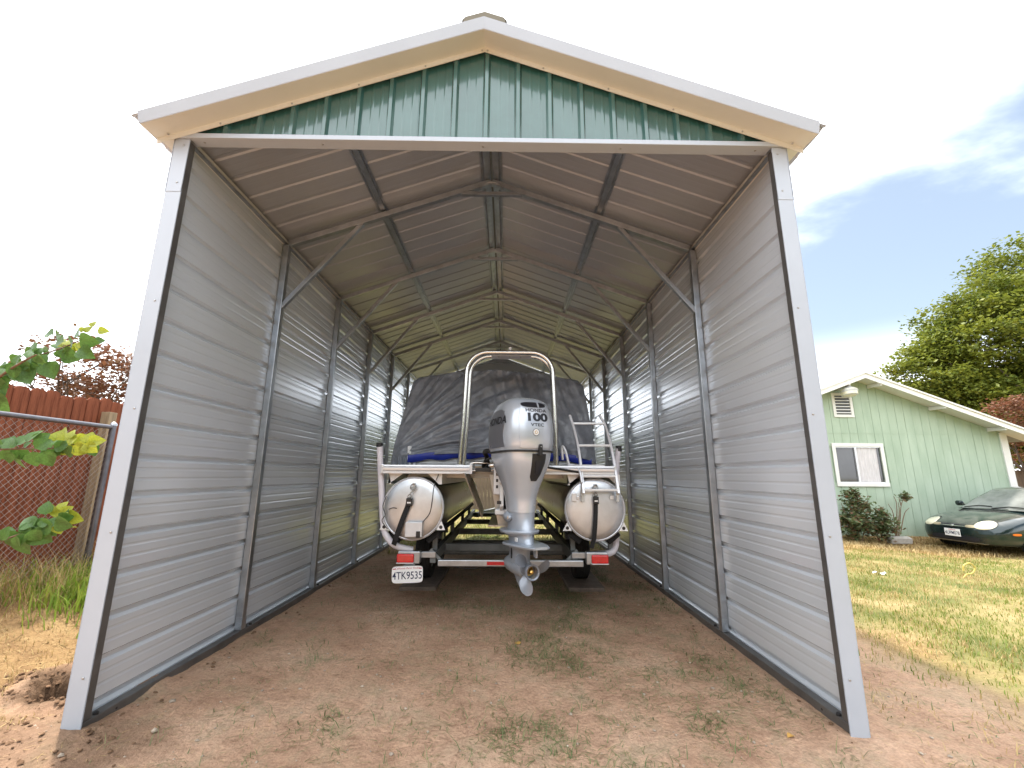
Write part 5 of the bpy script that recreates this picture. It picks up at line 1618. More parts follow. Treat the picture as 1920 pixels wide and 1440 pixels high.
# stations along the car: a (0 front .. -4.36), half width, z bottom, z shoulder, z top (hood or deck centre), crown
st = [(0.02, 0.30, 0.30, 0.50, 0.56), (0.0, 0.50, 0.26, 0.53, 0.60), (-0.06, 0.66, 0.235, 0.555, 0.645), (-0.18, 0.765, 0.22, 0.60, 0.70), (-0.38, 0.825, 0.21, 0.665, 0.765), (-0.65, 0.85, 0.21, 0.735, 0.83), (-0.95, 0.857, 0.21, 0.79, 0.88), (-1.25, 0.857, 0.21, 0.83, 0.93), (-1.6, 0.857, 0.21, 0.86, 0.93), (-2.4, 0.86, 0.21, 0.88, 0.93), (-3.2, 0.855, 0.21, 0.90, 0.95), (-3.8, 0.83, 0.24, 0.90, 0.98), (-4.2, 0.76, 0.28, 0.86, 0.97), (-4.36, 0.62, 0.34, 0.78, 0.88)]
def carsec(a, hw, zb, zs, zt):
    half = [(0.0, zb), (hw * 0.6, zb), (hw * 0.90, zb + 0.02), (hw * 0.975, zb + 0.10), (hw * 0.995, zb + (zs - zb) * 0.45), (hw * 1.0, zb + (zs - zb) * 0.68), (hw * 0.985, zs - 0.055), (hw * 0.95, zs - 0.005), (hw * 0.88, zs + (zt - zs) * 0.35), (hw * 0.72, zs + (zt - zs) * 0.66), (hw * 0.45, zs + (zt - zs) * 0.90), (hw * 0.2, zs + (zt - zs) * 0.985), (0, zt)]
    # smooth the half outline
    sm = spline([Vector((p[0], p[1], 0)) for p in half], 3)
    L_ = [(a, p.x, p.y) for p in sm]
    R_ = [(a, -p.x, p.y) for p in reversed(sm[1:-1])]
    return L_ + R_
SA = spline([Vector((s[0], s[1], s[2])) for s in st], 4)
SB = spline([Vector((s[3], s[4], 0)) for s in st], 4)
bm_ = MB().loft([carsec(p.x, p.y, p.z, q.x, q.y) for p, q in zip(SA, SB)])
cbv = bvh_of(bm_)
# wheel arches: sink the flank faces round the wheels
body = CB(bm_, 'body', 'car_green', smooth=50)
# greenhouse
gst = [(-1.02, 0.66, 0.885, 0.60, 0.90), (-1.18, 0.70, 0.88, 0.60, 0.985), (-1.45, 0.735, 0.88, 0.585, 1.15), (-1.72, 0.745, 0.88, 0.565, 1.29), (-1.95, 0.75, 0.88, 0.565, 1.365), (-2.4, 0.75, 0.89, 0.565, 1.395), (-2.9, 0.74, 0.90, 0.555, 1.365), (-3.3, 0.73, 0.91, 0.55, 1.25), (-3.65, 0.71, 0.92, 0.56, 1.07), (-3.85, 0.68, 0.92, 0.58, 0.96)]
def ghsec(a, wb, zb, wt, zt):
    return [(a, wb, zb), (a, wb * 0.6 + wt * 0.4, zb + (zt - zb) * 0.45), (a, wt * 1.02, zb + (zt - zb) * 0.88), (a, wt * 0.86, zt - (zt - zb) * 0.02), (a, wt * 0.4, zt + 0.012), (a, 0, zt + 0.016), (a, -wt * 0.4, zt + 0.012), (a, -wt * 0.86, zt - (zt - zb) * 0.02), (a, -wt * 1.02, zb + (zt - zb) * 0.88), (a, -(wb * 0.6 + wt * 0.4), zb + (zt - zb) * 0.45), (a, -wb, zb)]
GA = spline([Vector(s[:3]) for s in gst], 4)
GB = spline([Vector((s[3], s[4], 0)) for s in gst], 4)
gm = MB().loft([ghsec(p.x, p.y, p.z, q.x, q.y) for p, q in zip(GA, GB)], closed=False)
gbv = bvh_of(gm)
CB(gm, 'cabin', 'car_green', smooth=55)
# windscreen and side glass laid on the cabin
ws = [(-0.60, 0.905), (0.60, 0.905), (0.585, 1.02), (0.535, 1.20), (0.48, 1.325), (0.0, 1.345), (-0.48, 1.325), (-0.535, 1.20), (-0.585, 1.02)]
def dens2(o, k=6):
    r = []
    for a, b in zip(o, o[1:] + o[:1]):
        for i in range(k):
            r.append((a[0] + (b[0] - a[0]) * i / k, a[1] + (b[1] - a[1]) * i / k))
    return r
CB(patch(gbv, (0, 0, 0), (0, 1, 0), (0, 0, 1), (-1, 0, 0), dens2(ws), 0.006, rings=8), 'windscreen', 'car_glass', smooth=60)
for s in (-1, 1):
    sg = [(-1.50, 0.96), (-2.30, 0.96), (-2.30, 1.30), (-1.98, 1.29), (-1.78, 1.20)]
    CB(patch(gbv, (0, s * 0.5, 0), (1, 0, 0), (0, 0, 1), (0, -s, 0), dens2(sg), 0.006), 'side_window', 'car_glass', smooth=60)
    sg = [(-2.36, 0.96), (-3.15, 0.98), (-3.2, 1.10), (-2.95, 1.27), (-2.36, 1.30)]
    CB(patch(gbv, (0, s * 0.5, 0), (1, 0, 0), (0, 0, 1), (0, -s, 0), dens2(sg), 0.006), 'side_window', 'car_glass', smooth=60)
# wipers, mirrors
for y0, y1 in ((-0.52, -0.02), (0.02, 0.56)):
    CB(MB().tube([(-1.02, y0, 0.925), (-1.10, (y0 + y1) / 2, 0.975), (-1.085, y1, 0.965)], 0.011, 6), 'wiper', 'black_plastic', smooth=60)
for s in (-1, 1):
    CB(MB().lathe([(0, 0.02), (0.02, 0.06), (0.10, 0.065), (0.13, 0.05)], (-1.32, s * 0.90, 0.99), (-1, 0, 0), 14), 'mirror', 'car_green', smooth=50)
    CB(MB().bar((-1.36, s * 0.72, 0.95), (-1.36, s * 0.88, 0.985), 0.05, 0.03), 'mirror_arm', 'black_plastic')
# headlights: oval lenses set into the nose
for s in (-1, 1):
    o = Vector((0, s * 0.575, 0.625))
    d = Vector((-1, -s * 0.42, 0.0)).normalized()
    uxv = Vector((0, 0, 1)).cross(-d).normalized()
    CB(patch(cbv, o, uxv, (0, 0, 1), d, ellipse(0.185, 0.098, 32, rot=(0.16 if s > 0 else -0.16)), 0.003), 'headlight_bezel', 'black_plastic', smooth=60)
    CB(patch(cbv, o, uxv, (0, 0, 1), d, ellipse(0.168, 0.084, 32, rot=(0.16 if s > 0 else -0.16)), 0.008, 0.022, 6), 'headlight', 'headlight', smooth=60)
    # amber side marker
    o2 = Vector((-0.40, s * 0.5, 0.47))
    CB(patch(cbv, o2, (-1, 0, 0), (0, 0, 1), (0, -s, 0), ellipse(0.085, 0.022, 20, p=3), 0.006), 'side_marker', 'amber_lens', smooth=60)
    # turn signal between lamp and grille
    CB(patch(cbv, (0, s * 0.325, 0.583), (0, 1, 0), (0, 0, 1), (-1, 0, 0), ellipse(0.085, 0.026, 20, p=4), 0.006), 'turn_signal', 'foam', smooth=60)
gr = CB(patch(cbv, (0, 0, 0.575), (0, 1, 0), (0, 0, 1), (-1, 0, 0), ellipse(0.26, 0.028, 32, p=4), 0.004), 'grille', 'ink_black', smooth=60)
CB(patch(cbv, (0, 0, 0.572), (0, 1, 0), (0, 0, 1), (-1, 0, 0), ellipse(0.25, 0.006, 24, p=4), 0.009), 'grille_bar', 'chrome', gr, smooth=60)
CB(patch(cbv, (0, 0, 0.575), (0, 1, 0), (0, 0, 1), (-1, 0, 0), [(-0.028, 0.02), (0.028, 0.02), (0.020, -0.012), (0, -0.026), (-0.020, -0.012)], 0.014), 'emblem', 'chrome', gr)
CB(patch(cbv, (0, 0, 0.325), (0, 1, 0), (0, 0, 1), (-1, 0, 0), ellipse(0.47, 0.055, 40, p=3.5), 0.004), 'lower_intake', 'ink_black', smooth=60)
CB(patch(cbv, (0, 0, 0.250), (0, 1, 0), (0, 0, 1), (-1, 0, 0), ellipse(0.56, 0.010, 40, p=4), 0.008), 'chin_strip', 'lamp_metal', smooth=60)
# plate
pc = Vector((0.055, 0, 0.425))
pt_ = MB().box(0.045, 0.053, -0.155, 0.155, 0.352, 0.505)
cplate = CB(pt_, 'number_plate', 'plate_white', bevel=0.003)
V, Fs = text_verts('4UPM078', 0.098, 0.0008)
CB(MB().add([(0.0545, v.x * 0.74, 0.415 + v.y) for v in V], Fs), 'plate_number', 'ink_navy', cplate, recalc=False)
V, Fs = text_verts('California', 0.036, 0.0004, 0.3)
CB(MB().add([(0.0545, v.x, 0.485 + v.y) for v in V], Fs), 'plate_heading', 'ink_red', cplate, recalc=False)
# wheels
for a in (-0.90, -3.50):
    for s in (-1, 1):
        c = CMX @ Vector((a, s * 0.755, 0.295))
        wheel('wheel', c, 0.295 * CS, 0.19 * CS, car, 'wheel_rim', tuple((CMX.to_3x3() @ Vector((0, 1, 0))).normalized()), 4)
        # dark wheel well
        CB(patch(cbv, (a, s * 0.5, 0.33), (1, 0, 0), (0, 0, 1), (0, -s, 0), [(x_, y_) for x_, y_ in ellipse(0.355, 0.345, 32) if y_ > -0.135], 0.004), 'wheel_well', 'ink_black', smooth=60)
        CB(MB().lathe([(-0.09, 0.29), (-0.09, 0.16), (0.095, 0.17), (0.11, 0.29)], (a, s * 0.79, 0.295), (0, s, 0), 30), 'tyre_wall', 'black_rubber', smooth=40)
        CB(MB().lathe([(0.09, 0.185), (0.112, 0.18), (0.115, 0.10), (0.112, 0.02)], (a, s * 0.79, 0.295), (0, s, 0), 24), 'hub_cap', 'wheel_rim', smooth=40)

# ------------------------------------------------------------------ timber fence and wire fence on the left
FX = -4.38
wf_ = empty('timber_fence', (FX, 4.5, 0.2), 'tall red-brown dog-eared timber fence behind the wire fence', 'fence')
def picket(h):
    w, t = 0.1415, 0.018
    prof = [(-w / 2, 0), (w / 2, 0), (w / 2, h - 0.035), (w * 0.36, h - 0.008), (w * 0.16, h), (-w * 0.16, h), (-w * 0.36, h - 0.008), (-w / 2, h - 0.035)]
    return MB().loft([[(d, a, b) for a, b in prof] for d in (0.0, t)])
src = []
y = 0.1
i = 0
while y < 11.5:
    dz = 0.02 * math.sin(i * 12.9898) 
    g_ = ghz(FX, y)
    M = Matrix.Translation((FX + 0.006 * math.sin(i * 5.1), y, 0.20 + dz)) @ Matrix.Rotation(R(0.12 * math.sin(i * 3.7)), 4, 'X')
    if i < 4:
        p_ = picket(1.955 + 0.01 * i)
        o = p_.build('picket', 'fence_wood', wf_)
        o.matrix_basis = M
        WM[o.as_pointer()] = M.copy()
        src.append(o)
    else:
        share(src[i % 4], 'picket', M, wf_)
    y += 0.143
    i += 1
for y in (2.26, 4.7, 7.1, 9.5, 0.2):
    MB().box(FX + 0.02, FX + 0.115, y - 0.05, y + 0.05, 0.12, 2.03).build('fence_post', 'post_wood', wf_, bevel=0.004)
for z in (0.55, 1.75):
    MB().box(FX - 0.045, FX - 0.001, 0.05, 11.5, z, z + 0.09).build('fence_rail', 'fence_wood', wf_)

CX = -4.08
cf = empty('wire_fence', (CX, 1.0, 0.2), 'chain-link wire fence with steel top rail before the timber fence', 'fence')
MB().tube([(CX, -2.2, 1.845), (CX, 2.08, 1.845)], 0.022, 12).build('top_rail', 'rail_steel', cf, smooth=60)
MB().tube([(CX, 2.08, 0.1), (CX, 2.08, 1.87)], 0.030, 12).build('end_post', 'rail_steel', cf, smooth=60)
MB().lathe([(0, 0.033), (0.02, 0.033), (0.04, 0.015)], (CX, 2.08, 1.86), (0, 0, 1), 12).build('post_cap', 'galvanised', cf, smooth=60)
MB().tube([(CX, -2.2, 0.1), (CX, -2.2, 1.87)], 0.030, 12).build('end_post', 'rail_steel', cf, smooth=60)
wm = MB()
sp_, zb_, zt_ = 0.062, 0.24, 1.83
H_ = zt_ - zb_
k = -int(H_ / sp_)
while -2.2 + k * sp_ < 2.06:
    for sg in (1, -1):
        ya = -2.2 + k * sp_ if sg > 0 else -2.2 + k * sp_ + H_
        yb = ya + sg * H_
        za, zb2 = zb_, zt_
        lo, hi = -2.2, 2.05
        def clip(yv):
            return zb_ + (yv - ya) / (yb - ya) * H_
        y0c, y1c = ya, yb
        if sg > 0:
            if y0c < lo:
                za, y0c = clip(lo), lo
            if y1c > hi:
                zb2, y1c = clip(hi), hi
        else:
            if y0c > hi:
                za, y0c = clip(hi), hi
            if y1c < lo:
                zb2, y1c = clip(lo), lo
        if zb2 - za > 0.03:
            off = 0.0022 * sg
            wm.tube([(CX + off, y0c, za), (CX + off, y1c, zb2)], 0.0017, 4, cap=False)
    k += 1
tag(wm.build('wire_mesh', 'wire_steel', cf, recalc=False), kind='stuff')

# ------------------------------------------------------------------ trees
def leaf_cloud(C, per, spread, size, seed, flat=0.5):
    """leaf quads round cluster centres C"""
    g = np.random.default_rng(seed)
    n = len(C) * per
    P = np.repeat(C, per, 0) + g.normal(0, 1, (n, 3)) * np.array([spread, spread, spread * flat])
    a = g.uniform(0, 2 * np.pi, n)
    tilt = g.normal(0, 0.7, n)
    s = size * g.uniform(0.6, 1.4, n)
    ux = np.stack([np.cos(a), np.sin(a), 0.4 * g.normal(0, 1, n)], -1)
    uy = np.stack([-np.sin(a) * np.cos(tilt), np.cos(a) * np.cos(tilt), np.sin(tilt)], -1)
    ux, uy = ux * s[:, None] * 0.5, uy * s[:, None] * 0.34
    V = np.stack([P - ux, P - uy, P + ux, P + uy], 1).reshape(-1, 3)
    Q = np.arange(n * 4).reshape(-1, 4)
    return V, Q

def grow(base, height, rad, lean, levels, seed, spread):
    """recursive limbs; returns list of (points, radii) and the tips"""
    g = random.Random(seed)
    limbs, tips = [], []
    def limb(p, d, L_, r, lv):
        n = 5
        pts, rs = [p], [r]
        q, dd = p.copy(), d.copy()
        for i in range(n):
            dd = (dd + Vector((g.gauss(0, 0.12), g.gauss(0, 0.12), g.gauss(0.03, 0.08)))).normalized()
            q = q + dd * (L_ / n)
            pts.append(q.copy())
            rs.append(r * (1 - 0.55 * (i + 1) / n))
        limbs.append((pts, rs))
        if lv == 0:
            tips.append(q)
            tips.append(pts[-2])
            return
        for k in range(3 if lv > 1 else 3):
            a = g.uniform(0, 2 * math.pi)
            side = Vector((math.cos(a), math.sin(a), 0.1))
            nd = (dd * (1 - spread) + side * spread).normalized()
            st_ = pts[g.choice((3, 4, 5))]
            limb(st_, nd, L_ * g.uniform(0.62, 0.82), r * 0.5, lv - 1)
        limb(q, dd, L_ * 0.7, r * 0.45, lv - 1)
    limb(Vector(base), Vector(lean).normalized(), height, rad, levels)
    return limbs, tips

def tree(name, label, cat, base, trunk_h, trunk_r, lobes, leafmat, nclus, per, spread, size, seed, group=None, levels=3, limb_sp=0.55, lean=(0, 0, 1)):
    e = empty(name, base, label, cat, group=group)
    limbs, tips = grow(base, trunk_h, trunk_r, lean, levels, seed, limb_sp)
    mb = MB()
    for pts, rs in limbs:
        mb.tube(pts, rs, 7, cap=False)
    mb.build('trunk', 'bark', e, smooth=60, recalc=False)
    g = np.random.default_rng(seed + 1)
    C = []
    for (cx, cy, cz, rx, ry, rz_, w) in lobes:
        n = int(nclus * w)
        d = g.normal(0, 1, (n, 3))
        d /= np.linalg.norm(d, axis=1)[:, None]
        r = g.uniform(0.35, 1.0, n) ** 0.5
        wob = 1 + 0.28 * vnoise(d[:, 0] * 2.5 + cx, d[:, 1] * 2.5 + d[:, 2] * 2, seed, 3)
        C.append(np.array([cx, cy, cz]) + d * np.array([rx, ry, rz_]) * (r * wob)[:, None])
    C = np.concatenate(C)
    V, Q = leaf_cloud(C, per, spread, size, seed + 2)
    ct = np.clip(0.45 + 0.5 * vnoise(C[:, 0] * 0.8, C[:, 1] * 0.8 + C[:, 2] * 0.9, seed + 5, 3), 0, 1)
    tint = np.clip(np.repeat(ct, per) + g.normal(0, 0.18, len(Q)), 0, 1)
    fast_mesh('crown', V, Q, [leafmat], None, tint, e)
    return e

# big tree beyond the house: centre near the ray through (1830, 620)
TY = 21.0
c0 = at_y(1862, 660, TY)
tb = (c0.x + 1.5, TY, -0.1)
tree('shade_tree', 'large leafy green tree rising behind the green house', 'tree', tb, 4.5, 0.42,
     [(c0.x + 0.4, TY, c0.z + 0.8, 4.2, 3.4, 3.4, 0.34), (c0.x + 5.0, TY - 0.3, c0.z + 3.6, 4.4, 3.6, 3.8, 0.30), (c0.x - 3.4, TY + 0.4, c0.z - 1.5, 2.2, 2.2, 2.0, 0.09), (c0.x + 3.0, TY, c0.z - 3.0, 4.2, 3.2, 2.4, 0.22), (c0.x - 1.8, TY, c0.z - 3.2, 2.8, 2.4, 2.0, 0.10), (c0.x + 0.6, TY, c0.z - 4.6, 4.2, 2.8, 2.2, 0.16)],
     'leaf_tree', 1700, 62, 0.34, 0.19, 301, levels=3, limb_sp=0.6)
c1 = at_y(1900, 790, 15.0)
tree('small_red_tree', 'small rusty red leaved tree beside the far end of the green house', 'tree', (c1.x + 0.5, 15.0, -0.1), 1.8, 0.12,
     [(c1.x + 0.6, 15.0, c1.z + 0.1, 1.5, 1.3, 1.0, 0.6), (c1.x + 1.6, 15.0, c1.z - 0.9, 1.6, 1.3, 1.2, 0.4)], 'leaf_red', 260, 30, 0.20, 0.12, 321, levels=2)
c2 = at_y(165, 690, 6.0)
tree('plum_tree', 'sparse coppery leaved tree beyond the timber fence', 'tree', (c2.x, 6.0, 0.2), 1.7, 0.09,
     [(c2.x + 0.1, 6.0, c2.z - 0.05, 1.15, 1.0, 0.68, 0.55), (c2.x + 0.9, 6.1, c2.z - 0.35, 0.9, 0.9, 0.6, 0.25), (c2.x - 0.9, 6.0, c2.z - 0.45, 0.8, 0.8, 0.5, 0.2)], 'leaf_red', 240, 18, 0.14, 0.085, 331, levels=3, limb_sp=0.62)
# trees and hedge that close the yard behind the carport
for i, (x_, y_, hh, rr) in enumerate(((-6.5, 19, 3.6, 2.6), (-1.8, 21, 3.2, 2.7), (3.0, 20, 3.5, 2.6))):
    lab = ('dark bushy tree behind the carport near the timber fence', 'dark bushy tree closing the view through the carport', 'dark bushy tree behind the carport towards the house')[i]
    tree('yard_tree', lab, 'tree', (x_, y_, 0), 1.6, 0.2, [(x_, y_, hh * 0.62, rr, 2.0, hh * 0.5, 1.0)], 'leaf_tree', 300, 18, 0.32, 0.28, 340 + i * 7, group='trees behind the carport', levels=2)

# back fence seen through the carport
bf = empty('board_fence', (8, 15.6, 0), 'weathered timber fence closing the yard behind the carport', 'fence')
x = -9.0
i = 0
s0 = None
while x < 25.5:
    M = Matrix.Translation((x, 15.6, -0.05 + 0.012 * math.sin(i * 9.1))) @ Matrix.Rotation(R(90), 4, 'Z')
    if s0 is None:
        s0 = picket(1.78).build('picket', 'board_old', bf)
        s0.matrix_basis = M
        WM[s0.as_pointer()] = M.copy()
    else:
        share(s0, 'picket', M, bf)
    x += 0.146
    i += 1
for z in (0.4, 1.45):
    MB().box(-9.1, 25.6, 15.602, 15.64, z, z + 0.09).build('fence_rail', 'board_old', bf)

# ------------------------------------------------------------------ shrubs at the house
def shrub(name, label, base, lobes, leafmat, ncl, per, spread, size, seed, stems):
    e = empty(name, base, label, 'shrub')
    mb = MB()
    for s_ in stems:
        mb.tube(spline([Vector(p) for p in s_], 4), [0.013 * (1 - 0.6 * i / (4 * (len(s_) - 1))) for i in range(4 * (len(s_) - 1) + 1)], 5)
    mb.build('stem', 'twig', e, smooth=60)
    if ncl:
        g = np.random.default_rng(seed)
        C = []
        for (cx, cy, cz, rx, ry, rz_, w) in lobes:
            n = int(ncl * w)
            C.append(np.array([cx, cy, cz]) + g.normal(0, 0.45, (n, 3)) * np.array([rx, ry, rz_]))
        C = np.concatenate(C)
        V, Q = leaf_cloud(C, per, spread, size, seed + 2, 0.8)
        V[:, 2] = np.maximum(V[:, 2], -0.02)
        fast_mesh('crown', V, Q, [leafmat], None, g.uniform(0, 1, len(Q)) ** 3, e)
    return e
def up_from(px, py, Y, ztop=None):
    p = at_y(px, py, Y)
    return p
rb = at_y(1605, 1005, 7.6)
r1 = at_y(1605, 968, 7.6)
shrub('rose_bush', 'leafy rose bush under the window of the green house', (rb.x, 7.6, ghz(rb.x, 7.6)), [(r1.x - 0.1, 7.6, 0.35, 0.42, 0.35, 0.32, 0.6), (r1.x + 0.05, 7.6, 0.72, 0.25, 0.25, 0.26, 0.3), (r1.x - 0.02, 7.6, 1.0, 0.14, 0.14, 0.14, 0.1)], 'leaf_rose', 150, 16, 0.055, 0.075, 401,
      [[(r1.x, 7.6, -0.05), (r1.x + 0.02, 7.6, 0.5), (r1.x + 0.05, 7.58, 1.05)], [(r1.x + 0.05, 7.6, -0.05), (r1.x + 0.25, 7.62, 0.45), (r1.x + 0.34, 7.6, 0.95)], [(r1.x - 0.05, 7.6, -0.05), (r1.x - 0.2, 7.6, 0.4), (r1.x - 0.3, 7.6, 0.8)]])
r2 = at_y(1648, 980, 7.6)
shrub('rose_bush', 'low reddish rose bush between the leafy bush and the bare stems', (r2.x, 7.6, ghz(r2.x, 7.6)), [(r2.x, 7.6, 0.25, 0.36, 0.3, 0.24, 0.8), (r2.x + 0.08, 7.6, 0.52, 0.2, 0.2, 0.18, 0.2)], 'leaf_rose', 90, 16, 0.055, 0.07, 411,
      [[(r2.x, 7.6, -0.05), (r2.x + 0.05, 7.6, 0.35), (r2.x + 0.16, 7.6, 0.72)], [(r2.x - 0.04, 7.6, -0.05), (r2.x - 0.2, 7.6, 0.3), (r2.x - 0.24, 7.6, 0.55)]])
r3 = at_y(1684, 985, 7.75)
def brp(px, py):
    return at_y(1560 + px / 9.6, 900 + py / 9.6, 7.75)
bs = shrub('bare_rose', 'nearly bare rose stems with a few top leaves by the green house', (r3.x, 7.75, ghz(r3.x, 7.75)), [(brp(1300, 300).x, 7.75, brp(1300, 300).z, 0.14, 0.1, 0.05, 1.0)], 'leaf_rose', 8, 9, 0.05, 0.10, 421,
      [[brp(1200, 1000), brp(1225, 700), brp(1245, 460), brp(1300, 300)], [brp(1245, 460), brp(1220, 380), brp(1200, 310)], [brp(1170, 1000), brp(1170, 700), brp(1160, 420), brp(1110, 290)], [brp(1150, 1000), brp(1100, 600), brp(1010, 430)], [brp(1230, 980), brp(1300, 620), brp(1390, 500)], [brp(1180, 900), brp(1210, 560), brp(1190, 400)]])
# stone ring in front of the bare rose
bq = at_y(1684, 1003, 7.5)
sb_ = MB().loft([[(bq.x - 0.24, 7.42, -0.08), (bq.x + 0.24, 7.42, -0.08), (bq.x + 0.24, 7.56, -0.08), (bq.x - 0.24, 7.56, -0.08)], [(bq.x - 0.25, 7.41, 0.04), (bq.x + 0.25, 7.41, 0.03), (bq.x + 0.25, 7.57, 0.03), (bq.x - 0.25, 7.57, 0.04)], [(bq.x - 0.22, 7.43, 0.085), (bq.x + 0.2, 7.43, 0.08), (bq.x + 0.2, 7.55, 0.08), (bq.x - 0.22, 7.55, 0.085)]]).build('edging_stone', 'block_grey', None, bevel=0.02)
tag(sb_, 'grey edging stone lying before the bare rose stems', 'stone')

# ------------------------------------------------------------------ leafy sapling at the left edge, each big leaf a part
SYD = -1.10
sap = empty('redbud_sapling', (-1.95, SYD, ghz(-1.95, SYD)), 'heart-leaved sapling branches reaching in before the wire fence', 'sapling')
MB().tube(spline([(-1.95, SYD, -0.03), (-1.97, SYD, 0.5), (-1.93, SYD + 0.02, 1.0), (-1.96, SYD, 1.5), (-1.92, SYD, 2.0)], 6), [0.020 - 0.0005 * i for i in range(25)], 8).build('stem', 'twig', sap, smooth=60)
brs = {
    'a': [(-1.94, SYD, 1.36), at_y(-40, 735, SYD), at_y(0, 706, SYD), at_y(31, 685, SYD), at_y(66, 669, SYD + 0.02), at_y(118, 652, SYD + 0.03), at_y(150, 638, SYD + 0.04)],
    'd': [at_y(-20, 722, SYD), at_y(20, 692, SYD - 0.05), at_y(62, 668, SYD - 0.08), at_y(75, 665, SYD - 0.1)],
    'b': [(-1.95, SYD, 1.30), at_y(-30, 850, SYD), at_y(18, 842, SYD), at_y(94, 841, SYD + 0.02), at_y(137, 834, SYD + 0.04), at_y(172, 832, SYD + 0.05)],
    'c': [(-1.96, SYD, 1.02), at_y(-30, 1022, SYD), at_y(8, 1012, SYD), at_y(43, 1000, SYD), at_y(66, 992, SYD + 0.02), at_y(100, 985, SYD + 0.03), at_y(128, 972, SYD + 0.04)],
}
for kx, P in brs.items():
    q = spline(P, 5)
    MB().tube(q, [0.0055 * (1 - 0.7 * i / len(q)) for i in range(len(q))], 6).build('branch', 'twig', sap, smooth=60)
def heart(curl):
    mb = MB()
    N_, M_ = 8, 6
    vs, fs = [], []
    for j in range(N_ + 1):
        t = j / N_
        w = 0.56 * math.sin(math.pi * min(1, t ** 0.62)) ** 0.8 * (1 - 0.18 * t)
        if j == N_:
            w = 0.0
        for i in range(M_ + 1):
            u = i / M_ * 2 - 1
            notch = -0.13 * abs(u) ** 1.2 * max(0, 1 - t * 2.6)
            z = 0.16 * abs(u) * w * 1.6 - curl * t * t
            vs.append((u * w, t + notch, z))
    for j in range(N_):
        for i in range(M_):
            a = j * (M_ + 1) + i
            fs.append((a, a + 1, a + M_ + 2, a + M_ + 1))
    mb.add(vs, fs)
    return mb.add([(-0.02, -0.38, -0.05), (0.02, -0.38, -0.05), (0.022, 0.06, 0.0), (-0.022, 0.06, 0.0)], [(0, 1, 2, 3)])
leafsrc = {}
def leaf(px, py, size, ang, young=False, dy=0.0, tiltx=-0.9, curl=0, roll=0.0):
    """ang: direction of the tip in the picture plane, degrees from +x; the leaf hangs with its blade mostly facing the viewer"""
    key = (young, curl)
    p = at_y(px, py, SYD + dy)
    s = 0.64 * size * (SYD + dy - CAM.y) / F_PX
    M = Matrix.Translation(p) @ Matrix.Rotation(R(ang - 90), 4, 'Y').inverted() @ Matrix.Rotation(R(90) + tiltx * 0.5, 4, 'X') @ Matrix.Rotation(roll, 4, 'Y') @ Matrix.Scale(s, 4)
    if key not in leafsrc:
        o = heart((0.15, 0.35, 0.0)[curl]).build('leaf', 'leaf_young' if young else 'leaf_heart', sap, smooth=60, recalc=False)
        o.matrix_basis = M
        WM[o.as_pointer()] = M.copy()
        leafsrc[key] = o
    else:
        share(leafsrc[key], 'leaf', M, sap)
# upper branch
for a in [(148, 628, 38, 125), (112, 628, 30, 168, ), (136, 640, 40, 195), (98, 626, 32, 178), (118, 640, 36, 170), (152, 636, 48, -12), (150, 656, 44, -30), (120, 662, 50, -20), (88, 682, 52, -62), (40, 690, 60, -55), (66, 655, 40, 170), (62, 660, 34, 195), (34, 668, 30, 230), (5, 690, 36, 150), (2, 722, 52, -75), (-14, 742, 56, -60), (14, 700, 30, 190), (178, 640, 26, 10), (60, 672, 30, 20), (92, 662, 34, 150)]:
    leaf(*a[:4], dy=random.uniform(-0.03, 0.04), tiltx=random.uniform(-1.0, 0.2), curl=random.choice((0, 1, 2)), roll=random.uniform(-0.5, 0.5))
for a in [(160, 622, 22, 60), (172, 612, 20, 80), (185, 620, 24, 5), (150, 620, 18, 30)]:
    leaf(*a[:4], young=True, dy=0.02, tiltx=random.uniform(-0.8, 0.2), curl=random.choice((0, 1)))
# middle branch
for a in [(18, 838, 34, 120), (34, 832, 40, 60), (52, 826, 40, 70), (68, 828, 36, 45), (36, 852, 48, -95), (62, 850, 40, -80), (84, 850, 42, -70), (92, 836, 40, 75), (20, 850, 30, -100), (2, 834, 36, 190), (0, 862, 44, 200), (104, 840, 34, 30)]:
    leaf(*a[:4], dy=random.uniform(-0.03, 0.04), tiltx=random.uniform(-0.9, 0.1), curl=random.choice((0, 1, 2)), roll=random.uniform(-0.4, 0.4))
for a in [(118, 838, 36, -30), (130, 832, 34, 60), (140, 838, 40, -20), (160, 834, 34, -40), (168, 828, 34, 10), (132, 820, 26, 100), (146, 822, 24, 20), (120, 824, 40, 110), (104, 826, 34, 85)]:
    leaf(*a[:4], young=True, dy=random.uniform(0, 0.04), tiltx=random.uniform(-0.8, 0.1), curl=random.choice((0, 1)), roll=random.uniform(-0.4, 0.4))
# lower branch
for a in [(40, 1004, 58, -70), (62, 998, 52, -35), (96, 984, 46, 195), (106, 978, 44, -20), (74, 986, 34, 140), (86, 962, 34, 100), (6, 1008, 36, 20), (60, 985, 40, 150), (28, 1012, 30, -120), (112, 972, 34, 10)]:
    leaf(*a[:4], dy=random.uniform(-0.03, 0.04), tiltx=random.uniform(-0.9, 0.1), curl=random.choice((0, 1, 2)), roll=random.uniform(-0.5, 0.5))
for a in [(104, 968, 30, 80), (118, 962, 28, 40), (128, 966, 28, 0), (100, 960, 24, 120), (134, 970, 30, -20), (112, 955, 24, 70)]:
    leaf(*a[:4], young=True, dy=0.02, tiltx=random.uniform(-0.8, 0.1), curl=random.choice((0, 1)))

